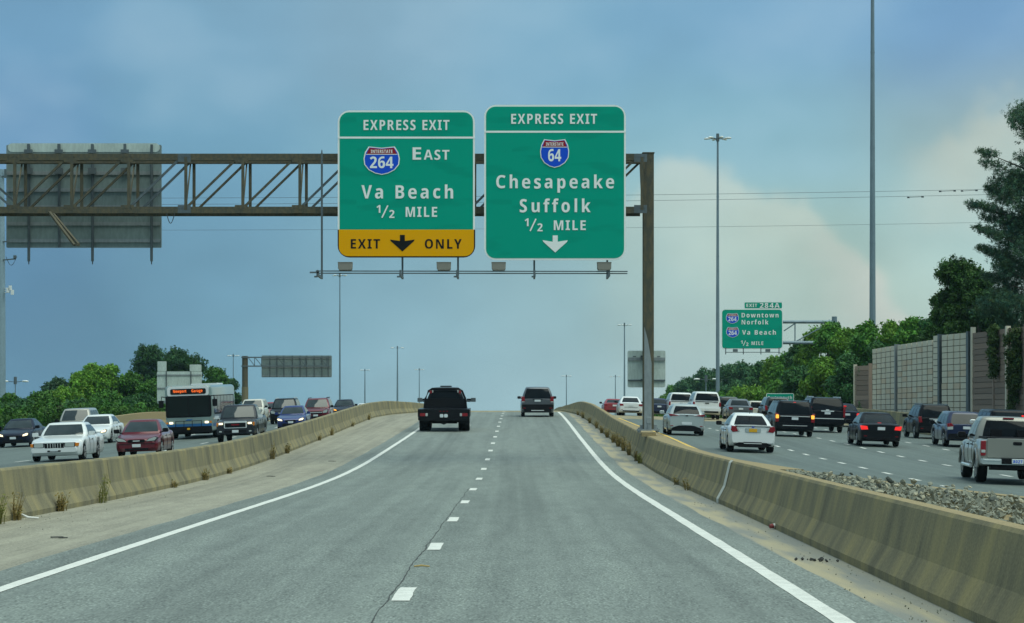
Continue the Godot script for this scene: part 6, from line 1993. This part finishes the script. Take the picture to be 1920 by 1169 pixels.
	car("suv_car", "small dark blue crossover with red and white lamps, left of the silver pickup", "car", "suv", "deep_blue", 1812, 99, "r", false, gr, {"dim": {"H": 1.58, "L": 4.4, "W": 1.8, "belt": 1.02, "gh": [0.24, 0.38, 0.88, 0.98]}, "stretch": 0.93, "yaw": -0.02,
		"rear": [["taillight", "lens_red", pl([0.56, 0.92, 0.84, 0.88, 0.87, 1.02, 0.68, 1.06]), true, 0.01, 0.03, 0.24], ["reversing_lamp", "lens_clear", pl([0.6, 0.78, 0.84, 0.76, 0.84, 0.88, 0.6, 0.92]), true, 0.012, 0.03, 0.24], ["number_plate", "plate", [-0.16, 0.8, 0.16, 0.92], false, 0.02, 0.01], ["bumper", "trim_black", [-0.8, 0.34, 0.8, 0.6], false, 0.04, 0.05]]})
	# soft-topped utility car hidden behind the silver pickup
	var jp := car("suv_car", "boxy utility car with a black soft top behind the silver pickup, brake lamp lit", "car", "suv", "grey", 1898, 88, "r", false, gr, {"roof": "black", "dim": {"H": 1.86, "L": 4.3, "W": 1.86, "wr": 0.86, "wb_": 0.94, "gh": [0.33, 0.4, 0.955, 0.985], "bow": 0.05, "belt": 1.14}, "rear": r_suv.call("lens_red"), "mirror": "chrome", "stretch": 1.08})
	high_lamp(jp, 1.63, 4.3, 0.2, 0.06, 0.968, "glow_red", 0.06, 0.45)
	silver_pickup()
	car("suv_car", "white pickup with a dark-windowed bed cover, left one of the white pair", "pickup truck", "suv", "white", 1277, 176, "r", false, gr, white_cap(false))
	car("suv_car", "white pickup with a bed cover and black tailgate handle, right one of the white pair", "pickup truck", "suv", "white", 1325, 156, "r", false, gr, white_cap(true))
	car("sedan_car", "grey sedan beside the right white pickup, with red lamps", "car", "sedan", "grey", 1389, 160, "r", false, gr, {"rear": r_sedan.call("lens_red"), "dim": {"W": 1.88, "H": 1.5}})
	car("suv_car", "dark utility car peeping out between the white pickup and the grey sedan", "car", "suv", "dark_green", 1366, 176, "r", false, gr, {"rear": r_suv.call("lens_red"), "rear_glass": "tint_glass"})
	car("sedan_car", "white sedan with red lamps just left of the gantry post", "car", "sedan", "white", 1183, 168, "r", false, gr, {"rear": r_sedan.call("lens_red"), "dim": {"W": 1.84, "H": 1.46}, "mirror": "trim_black"})
	car("sedan_car", "red car hidden half behind the barrier, left of the white sedan", "car", "sedan", "red", 1152, 182, "r", false, gr, {"rear": r_sedan.call("lens_red"), "dim": {"H": 1.35}})
	car("sedan_car", "dark blue car showing right of the gantry post", "car", "sedan", "deep_blue", 1236, 178, "r", false, gr, {"rear": r_sedan.call("lens_red")})
	car("suv_car", "cream van in the gap before the Portsmouth sign", "van", "minivan", "cream", 1421, 196, "r", false, gr, {"rear": r_suv.call("lens_red"), "rear_glass": "tint_glass", "dim": {"W": 1.8}})
	car("suv_car", "dark green utility car half hidden left of the black minivan", "car", "suv", "dark_green", 1459, 150, "r", false, gr, {"rear": r_suv.call("lens_red"), "rear_glass": "tint_glass"})

func white_cap(handle: bool) -> Dictionary:
	var rear := [["taillight", "lens_red", [0.84, 0.9, 0.98, 1.2], true, 0.01, 0.03, 0.2], ["tailgate_edge", "trim_black", [-0.8, 1.235, 0.8, 1.255], false, 0.012], ["bumper", "paint_of_white" if handle else "chrome", [-0.97, 0.58, 0.97, 0.78], false, 0.14, 0.03], ["number_plate", "plate", [-0.16, 0.62, 0.16, 0.75], false, 0.15, 0.01], ["lower_bumper", "trim_black", [-0.8, 0.46, 0.8, 0.6], false, 0.1]]
	rear.append(["tailgate_handle", "trim_black" if handle else "chrome", [-0.14, 1.09, 0.14, 1.16], false, 0.02])
	return {"rear_glass": "tint_glass", "dim": {"L": 5.7, "W": 2.02, "H": 1.94, "R": 0.4, "wb": 3.5, "fo": 0.95, "belt": 1.1, "wr": 0.74, "gh": [0.23, 0.33, 0.955, 0.99]}, "stretch": 1.13, "rear": rear, "rw": [0.06, 0.94], "rv": [0.1, 0.88]}

func high_lamp(o: Node3D, y: float, L: float, w: float, h: float, t: float, m: String, dz := 0.0, dx := 0.0) -> void:
	var mb := Mb.new()
	var z := t * L - L * 0.5 + dz
	mb.prism(rr(dx - w * 0.5, y - h * 0.5, dx + w * 0.5, y + h * 0.5, 0.02), z - 0.15, z + 0.03, 0.006)
	put(mb, "high_brake_lamp", M[m], o)

func tonneau(o: Node3D, L: float, W: float, y: float) -> void:   # the open bed: dark floor seen between the rails
	var mb := Mb.new()
	mb.box(Vector3(0, y + 0.008, L * 0.31), Vector3(W * 0.84, 0.05, L * 0.34))
	put(mb, "bed_cover", M.trim_black, o)

func silver_pickup() -> void:
	var L := 5.2
	var o := car("pickup_truck", "silver pickup cut by the right edge, nearest vehicle on the right road", "pickup truck", "pickup", "pewter", 1906, 59.3, "r", false, "cars driving away on the right road", {"rear_glass": "tint_glass", "rim": "rim", "tyre_width": 0.27, "yaw": -0.085,
		"dim": {"L": L, "W": 1.9, "H": 1.79, "R": 0.4, "wb": 3.2, "fo": 0.85, "gh": [0.25, 0.37, 0.63, 0.665], "belt": 1.16, "wr": 0.74,
			"top": [[0, 0.9], [0.012, 1.0], [0.05, 1.05], [0.2, 1.12], [0.3, 1.16], [0.68, 1.18], [0.69, 1.2], [0.98, 1.2], [1.0, 1.18]]},
		"rear": [["taillight", "lens_red", [0.82, 0.74, 0.955, 1.14], true, 0.012, 0.02, 0.14], ["reversing_lamp", "lens_clear", [0.83, 0.82, 0.945, 0.9], true, 0.02, 0.01, 0.1], ["tailgate", "paint_of_pewter", [-0.79, 0.7, 0.79, 1.205], false, 0.018, 0.03], ["tailgate_handle", "trim_black", [-0.12, 1.04, 0.12, 1.13], false, 0.03, 0.03], ["bumper", "paint_of_silver", [-0.93, 0.52, 0.93, 0.67], false, 0.15, 0.03], ["bumper_step", "trim_black", [-0.42, 0.54, 0.42, 0.685], false, 0.165, 0.02], ["bumper_shine", "chrome", [-0.9, 0.625, -0.44, 0.655], false, 0.165, 0.01], ["number_plate", "plate", [-0.155, 0.55, 0.155, 0.68], false, 0.18, 0.01], ["lower_bumper", "trim_black", [-0.7, 0.4, 0.7, 0.53], false, 0.1]]})
	tonneau(o, L, 1.9, 1.2)
	text("8027", 0.075, 0.24, Vector3(0, 0.615, L * 0.5 + 0.192), M.shield_blue, o, "plate_lettering", 4)
	for sx in [-1, 1]:
		for a in [0.85, 4.05]:
			var m := Mb.new()   # flared wheel arches
			var pts := []
			var rd := []
			for k in 13:
				var f: float = PI * k / 12.0
				pts.append(Vector3(sx * 0.945, 0.42 + sin(f) * 0.47, a - L * 0.5 - cos(f) * 0.47)); rd.append(0.045)
			m.path(pts, rd, 6)
			put(m, "wheel_arch", M.paint_of_pewter, o)
		var st := Mb.new()
		st.tube(Vector3(sx * 0.98, 0.42, -1.2), Vector3(sx * 0.98, 0.42, 0.75), 0.05, 0.05, 8)
		put(st, "side_step", M.chrome, o)
	high_lamp(o, 1.735, L, 0.3, 0.04, 0.63, "lens_red", 0.0)
	# headrests and tools seen over the tailgate
	var hr := Mb.new()
	for x in [-0.35, 0.35]:
		hr.box(Vector3(x, 1.32, L * 0.18), Vector3(0.3, 0.2, 0.12))
	put(hr, "bed_rack", M.trim_black, o)

func flatbed() -> void:
	var z := 104.5
	var o := car("flatbed_truck", "black flatbed pickup with twin rear wheels and lamps on its cab rack, left express lane", "truck", "pickup", "black", 832, z, "c", false, "cars on the express lanes", {"rear_glass": "tint_glass", "dim": {"L": 6.3, "W": 1.98, "H": 2.03, "R": 0.4, "fo": 1.0, "wb": 3.9, "gh": [0.22, 0.32, 0.565, 0.585], "belt": 1.3, "wr": 0.66,
		"top": [[0, 1.0], [0.012, 1.12], [0.05, 1.2], [0.2, 1.26], [0.3, 1.32], [0.57, 1.32], [0.575, 0.9], [1.0, 0.9]], "bot": [[0, 0.5], [0.05, 0.42], [0.6, 0.45], [1, 0.5]], "hw": [[0, 0.86], [0.012, 0.93], [0.04, 0.97], [0.12, 1.0], [0.57, 1.0], [0.575, 0.5], [1, 0.5]]}})
	var bed := Mb.new()
	bed.box(Vector3(0, 1.0, 1.85), Vector3(2.4, 0.1, 2.6))
	put(bed, "flat_bed", M.paint_of_black, o)
	var sk := Mb.new()
	sk.prism(rr(-1.2, 0.52, 1.2, 1.04, 0.04), 3.0, 3.17, 0.015)
	put(sk, "rear_skirt", M.paint_of_black, o)
	for sx in [-1, 1]:
		var s := Mb.new()
		s.box(Vector3(sx * 1.19, 0.86, 1.85), Vector3(0.05, 0.34, 2.6))
		put(s, "side_skirt", M.paint_of_black, o)
		for xx in [0.78, 1.06]:
			wheel(o, sx * xx, 1.0 + 3.9 - 3.15, 0.4, 0.25, M.rim)
		var t := Mb.new(); t.prism(rr(sx * 0.98 - 0.13, 0.72, sx * 0.98 + 0.13, 0.86, 0.03), 3.1, 3.185, 0.008); put(t, "taillight", M.lens_red, o)
		var r := Mb.new(); r.prism(rr(sx * 0.8 - 0.05, 0.72, sx * 0.8 + 0.05, 0.86, 0.03), 3.1, 3.185, 0.008); put(r, "reversing_lamp", M.lens_clear, o)
		# rack lamps
		var a := Mb.new(); a.prism(rr(sx * 0.7 - 0.06, 1.74, sx * 0.7 + 0.06, 1.88, 0.04), 0.62, 0.72, 0.01); put(a, "rack_lamp", M.lens_red, o)
		var b := Mb.new(); b.prism(rr(sx * 0.6 - 0.025, 1.78, sx * 0.6 + 0.025, 1.9, 0.02), 0.62, 0.72, 0.01); put(b, "rack_work_lamp", M.lens_clear, o)
		var p := Mb.new()
		p.path([Vector3(sx * 1.0, 1.05, 0.66), Vector3(sx * 0.95, 1.5, 0.66), Vector3(sx * 0.8, 1.86, 0.66), Vector3(sx * 0.62, 1.97, 0.66), Vector3(0, 1.97, 0.66)], [0.05, 0.05, 0.05, 0.05, 0.05], 8)
		put(p, "rack_tube", M.trim_black, o)
		var m := Mb.new()
		m.bar(Vector3(sx * 0.98, 1.36, -1.45), Vector3(sx * 1.26, 1.36, -1.42), 0.06, 0.05)
		m.prism(rr(sx * 1.3 - 0.12, 1.3, sx * 1.3 + 0.12, 1.5, 0.03), -1.5, -1.36, 0.015)
		put(m, "towing_mirror", M.galvanised_dark, o)
		var f := Mb.new()
		f.box(Vector3(sx * 0.92, 0.47, 2.35), Vector3(0.5, 0.22, 0.02))
		put(f, "mud_flap", M.trim_black, o)
		var pt := Mb.new()
		pt.prism(rr(sx * 0.1 - 0.085, 0.66, sx * 0.1 + 0.085, 0.82, 0.05), 3.12, 3.19, 0.006)
		put(pt, "number_plate", M.plate, o)
	var hb := Mb.new()
	hb.prism(pl([-1.0, 1.04, 1.0, 1.04, 0.97, 1.5, -0.97, 1.5]), 0.6, 0.68)
	put(hb, "headboard", M.paint_of_black, o)
	var mk := Mb.new()
	for x in [-0.16, 0.0, 0.16]:
		mk.box(Vector3(x, 0.95, 3.17), Vector3(0.07, 0.03, 0.03))
	put(mk, "marker_lamp", M.lens_red, o)
	var rb := Mb.new()
	rb.prism(rr(-0.28, 2.04, 0.28, 2.1, 0.03), -0.6, -0.35, 0.02)
	put(rb, "roof_beacon", M.trim_black, o)
	var ht := Mb.new()
	ht.prism(pl([-0.35, 0.55, 0.35, 0.55, 0.1, 0.36, 0.0, 0.32, -0.1, 0.36]), 2.8, 3.1)
	put(ht, "hitch", M.underbody, o)
	var ax := Mb.new()
	ax.box(Vector3(0, 0.52, 1.75), Vector3(1.9, 0.24, 0.3))
	put(ax, "axle", M.underbody, o)

func bus() -> void:
	var z := 122.0
	var L := 10.2
	var W := 2.55
	var Hb := 2.92
	var x := (355.0 - 960.0) * z / F
	var y := (yl(x, z + 2.0) + yl(x, z + 8.0)) * 0.5
	var o := thing("transit_bus", "city bus with an orange lit destination sign and wide dark windscreen", "bus", Vector3(x, y + 0.02, -(z + L * 0.5)), 0.0, "")
	o.basis = Basis(Vector3(0, 0, 1), 0.035) * Basis(Vector3(1, 0, 0), atan2(yl(x, z + 8.0) - yl(x, z + 2.0), 6.0)) * Basis(Vector3.UP, 0.0)
	# here the front looks along +z
	var rings := []
	for e in [[-1.0, 0.94], [-0.992, 0.98], [-0.97, 1.0], [0.955, 1.0], [0.985, 0.985], [0.996, 0.95], [1.0, 0.9]]:
		var r := PackedVector3Array()
		for p in rr(-W * 0.5 * e[1], 0.36, W * 0.5 * e[1], Hb - (1.0 - e[1]) * 0.8, 0.2, 5):
			r.append(Vector3(p.x, p.y, e[0] * L * 0.5))
		rings.append(r)
	var b := Mb.new()
	b.loft(rings, 1)
	put(b, "body", M.paint_of_bus_grey, o)
	var zf := L * 0.5
	var add := func(called: String, m: String, poly: PackedVector2Array, out: float, deep: float, parent: Node) -> MeshInstance3D:
		var mb := Mb.new()
		mb.prism(poly, zf - deep, zf + out, 0.012)
		return put(mb, called, M[m], parent)
	add.call("upper_front", "paint_of_white", rr(-1.14, 2.34, 1.14, 2.86, 0.14), 0.005, 0.3, o)
	var ds: MeshInstance3D = add.call("destination_sign", "sign_black", rr(-0.96, 2.44, 0.98, 2.74, 0.08), 0.03, 0.2, o)
	text("Newport", 0.155, 0.72, Vector3(-0.44, 2.59, zf + 0.033), M.glow_led, ds, "led_lettering", 1)
	text("Garage", 0.155, 0.6, Vector3(0.5, 2.59, zf + 0.033), M.glow_led, ds, "led_lettering", 1)
	add.call("windscreen_surround", "trim_black", rr(-1.24, 1.18, 1.24, 2.36, 0.1), 0.012, 0.35, o)
	for sx in [-1, 1]:
		add.call("windscreen", "car_glass", rr(minf(sx * 0.03, sx * 1.12), 1.24, maxf(sx * 0.03, sx * 1.12), 2.28, 0.07), 0.024, 0.2, o)
		add.call("headlight", "glow_white", rr(minf(sx * 0.86, sx * 1.08), 0.83, maxf(sx * 0.86, sx * 1.08), 0.95, 0.05), 0.04, 0.2, o)
		add.call("indicator", "lens_amber", rr(minf(sx * 1.1, sx * 1.24), 0.83, maxf(sx * 1.1, sx * 1.24), 0.95, 0.04), 0.0, 0.3, o)
		var wp := Mb.new()
		wp.bar(Vector3(sx * 0.1, 1.2, zf + 0.04), Vector3(sx * 0.85, 1.32, zf + 0.05), 0.02, 0.03)
		put(wp, "wiper", M.trim_black, o)
		var mr := Mb.new()
		mr.path([Vector3(sx * 1.2, 2.3, zf - 0.05), Vector3(sx * 1.42, 2.34, zf + 0.12), Vector3(sx * 1.46, 2.1, zf + 0.14)], [0.03, 0.03, 0.025], 6)
		mr.prism(rr(sx * 1.46 - 0.13, 1.74, sx * 1.46 + 0.13, 2.14, 0.05), zf + 0.05, zf + 0.17, 0.02)
		put(mr, "mirror", M.trim_black, o)
		# side glass, skirt and stripe
		var gs := Mb.new()
		gs.box(Vector3(sx * (W * 0.5 + 0.002), 1.82, -0.2), Vector3(0.012, 1.06, L - 1.5))
		put(gs, "window_band", M.trim_black, o)
		for k in 6:
			var wn := Mb.new()
			wn.box(Vector3(sx * (W * 0.5 + 0.008), 1.84, L * 0.5 - 1.5 - k * 1.42), Vector3(0.016, 0.92, 1.28))
			put(wn, "side_window", M.tint_glass, o)
		var stp := Mb.new()
		stp.box(Vector3(sx * (W * 0.5 + 0.004), 0.74, 0), Vector3(0.012, 0.16, L - 0.5))
		put(stp, "stripe", M.paint_of_bus_blue, o)
		for zz in [L * 0.5 - 2.4, -L * 0.5 + 2.8]:
			var ar := Mb.new()
			ar.tube(Vector3(sx * (W * 0.5 - 0.1), 0.48, zz), Vector3(sx * (W * 0.5 + 0.01), 0.48, zz), 0.56, 0.56, 20)
			put(ar, "wheel_arch", M.underbody, o)
			wheel(o, sx * (W * 0.5 - 0.13), zz, 0.48, 0.3, M.rim)
	add.call("blue_band", "paint_of_bus_blue", rr(-1.24, 0.68, 1.24, 0.82, 0.04), 0.01, 0.3, o)
	add.call("bumper", "trim_black", rr(-1.24, 0.36, 1.24, 0.68, 0.08), 0.1, 0.3, o)
	add.call("front_panel", "paint_of_bus_grey", rr(-0.8, 0.84, 0.8, 1.16, 0.04), 0.01, 0.2, o)
	add.call("emblem", "paint_of_bus_blue", pl([-0.22, 1.0, 0.1, 1.0, 0.24, 1.06, -0.06, 1.08]), 0.02, 0.1, o)
	# folded bicycle rack
	var br := Mb.new()
	br.bar(Vector3(-0.8, 0.56, zf + 0.25), Vector3(0.8, 0.56, zf + 0.25), 0.04, 0.04)
	br.bar(Vector3(-0.7, 0.98, zf + 0.16), Vector3(0.7, 0.98, zf + 0.16), 0.03, 0.03)
	for xx in [-0.7, -0.25, 0.2, 0.7]:
		br.bar(Vector3(xx, 0.56, zf + 0.25), Vector3(xx, 1.0, zf + 0.15), 0.03, 0.03)
	put(br, "bicycle_rack", M.trim_black, o)
	add.call("rack_tag", "plate_amber", rr(-0.08, 0.5, 0.08, 0.6, 0.02), 0.28, -0.26, o)
	var un := Mb.new()
	un.box(Vector3(0, 0.4, 0), Vector3(2.0, 0.3, L * 0.9))
	for zz in [L * 0.5 - 2.4, -L * 0.5 + 2.8]:
		un.box(Vector3(0, 0.45, zz), Vector3(2.0, 0.4, 0.9))
	put(un, "underbody", M.underbody, o)
	for k in 5:
		var ml := Mb.new()
		ml.box(Vector3([-0.9, -0.22, 0.0, 0.22, 0.9][k], 2.87, zf - 0.06), Vector3(0.1, 0.05, 0.06))
		put(ml, "marker_lamp", M.lens_amber, o)
	var hx := Mb.new()
	hx.prism(rr(-0.8, 2.9, 0.8, 3.02, 0.05), -3.6, -1.6, 0.04)
	put(hx, "roof_unit", M.paint_of_white, o)

func small_things() -> void:
	# litter and debris
	var cup := thing("paper_cup", "red and white crushed paper cup at the foot of the right barrier", "litter", at(1452, 993, 33.0) * Vector3(1, 0, 1) + Vector3(-0.02, yc(0, 33.0), 0), 0.6)
	var a := Mb.new(); a.tube(Vector3(0, 0.045, 0), Vector3(0.12, 0.05, 0.02), 0.036, 0.03, 10); put(a, "cup", M.litter_white, cup)
	var b := Mb.new(); b.tube(Vector3(-0.05, 0.036, -0.01), Vector3(-0.002, 0.045, 0), 0.03, 0.036, 10); put(b, "lid_end", M.litter_red, cup)
	var z := 25.6
	var db := thing("rubber_debris", "dark heap of torn rubber and grit by the right barrier", "debris", Vector3(x_right_base(z) - 0.2, yc(0, z), -z))
	var d := Mb.new()
	for i in 18:
		var c := Vector3(rng.randfn() * 0.13 - 0.05, 0.012, rng.randfn() * 0.16)
		d.box(c, Vector3(rng.randf_range(0.01, 0.05), rng.randf_range(0.008, 0.025), rng.randf_range(0.01, 0.045)), Basis.from_euler(Vector3(rng.randf(), rng.randf() * TAU, rng.randf())))
	put(d, "pieces", M.tar, db)
	var st := thing("tan_strip", "thin tan strip of litter lying on the lane seam", "litter", at(790, 1061, 24.4) * Vector3(1, 0, 1) + Vector3(0, yc(0, 24.4) + 0.008, 0))
	var s := Mb.new()
	s.path([Vector3(-0.08, 0.008, 0.01), Vector3(0.0, 0.016, -0.01), Vector3(0.09, 0.008, 0.01)], [0.009, 0.012, 0.008], 6)
	put(s, "strip", M.litter_tan, st)
	var wl := thing("white_scrap", "white curved plastic scrap beside the nearest weed on the left", "litter", Vector3(x_left_base(36.2) + 0.25, yc(0, 36.2) + 0.02, -36.2))
	var w := Mb.new()
	w.path([Vector3(-0.16, 0.06, 0.0), Vector3(-0.05, 0.01, 0.02), Vector3(0.12, 0.0, 0.0)], [0.016, 0.024, 0.012], 6)
	put(w, "scrap", M.litter_white, wl)
	for i in 3:
		var zz: float = [61.0, 73.0, 30.5][i]
		var rs := thing("road_scrap", "dark scrap on the left concrete shoulder, %s" % ["lying before the bend of the barrier", "farther one near the edge line", "nearest one"][i], "debris", Vector3([-6.6, -5.9, -6.2][i], yc(0, zz), -zz))
		var m := Mb.new()
		m.box(Vector3(0, 0.012, 0), Vector3(0.17, 0.015, 0.05), Basis(Vector3.UP, 0.3))
		m.box(Vector3(0.1, 0.01, 0.08), Vector3(0.12, 0.012, 0.04), Basis(Vector3.UP, -0.2))
		put(m, "piece", M.tar, rs)
	# grit scattered on the shoulders
	var gt := Mb.new()
	for i in 360:
		var left := rng.randf() < 0.6
		var zz := 14.0 + 60.0 * rng.randf() * rng.randf() + 4.0
		var x: float
		if left: x = x_left_base(zz) + 0.1 + absf(rng.randfn()) * 0.5
		else: x = x_right_base(zz) - 0.05 - absf(rng.randfn()) * 0.35
		var sz := rng.randf_range(0.004, 0.012)
		gt.box(Vector3(x, yc(0, zz) + sz * 0.3, -zz), Vector3(sz, sz * 0.7, sz * 1.3), Basis.from_euler(Vector3(rng.randf(), rng.randf() * TAU, rng.randf())))
	var go := put(gt, "shoulder_grit", M.stone)
	tag(go, "small stones and grit strewn along the feet of the barriers", "grit", "", "stuff")
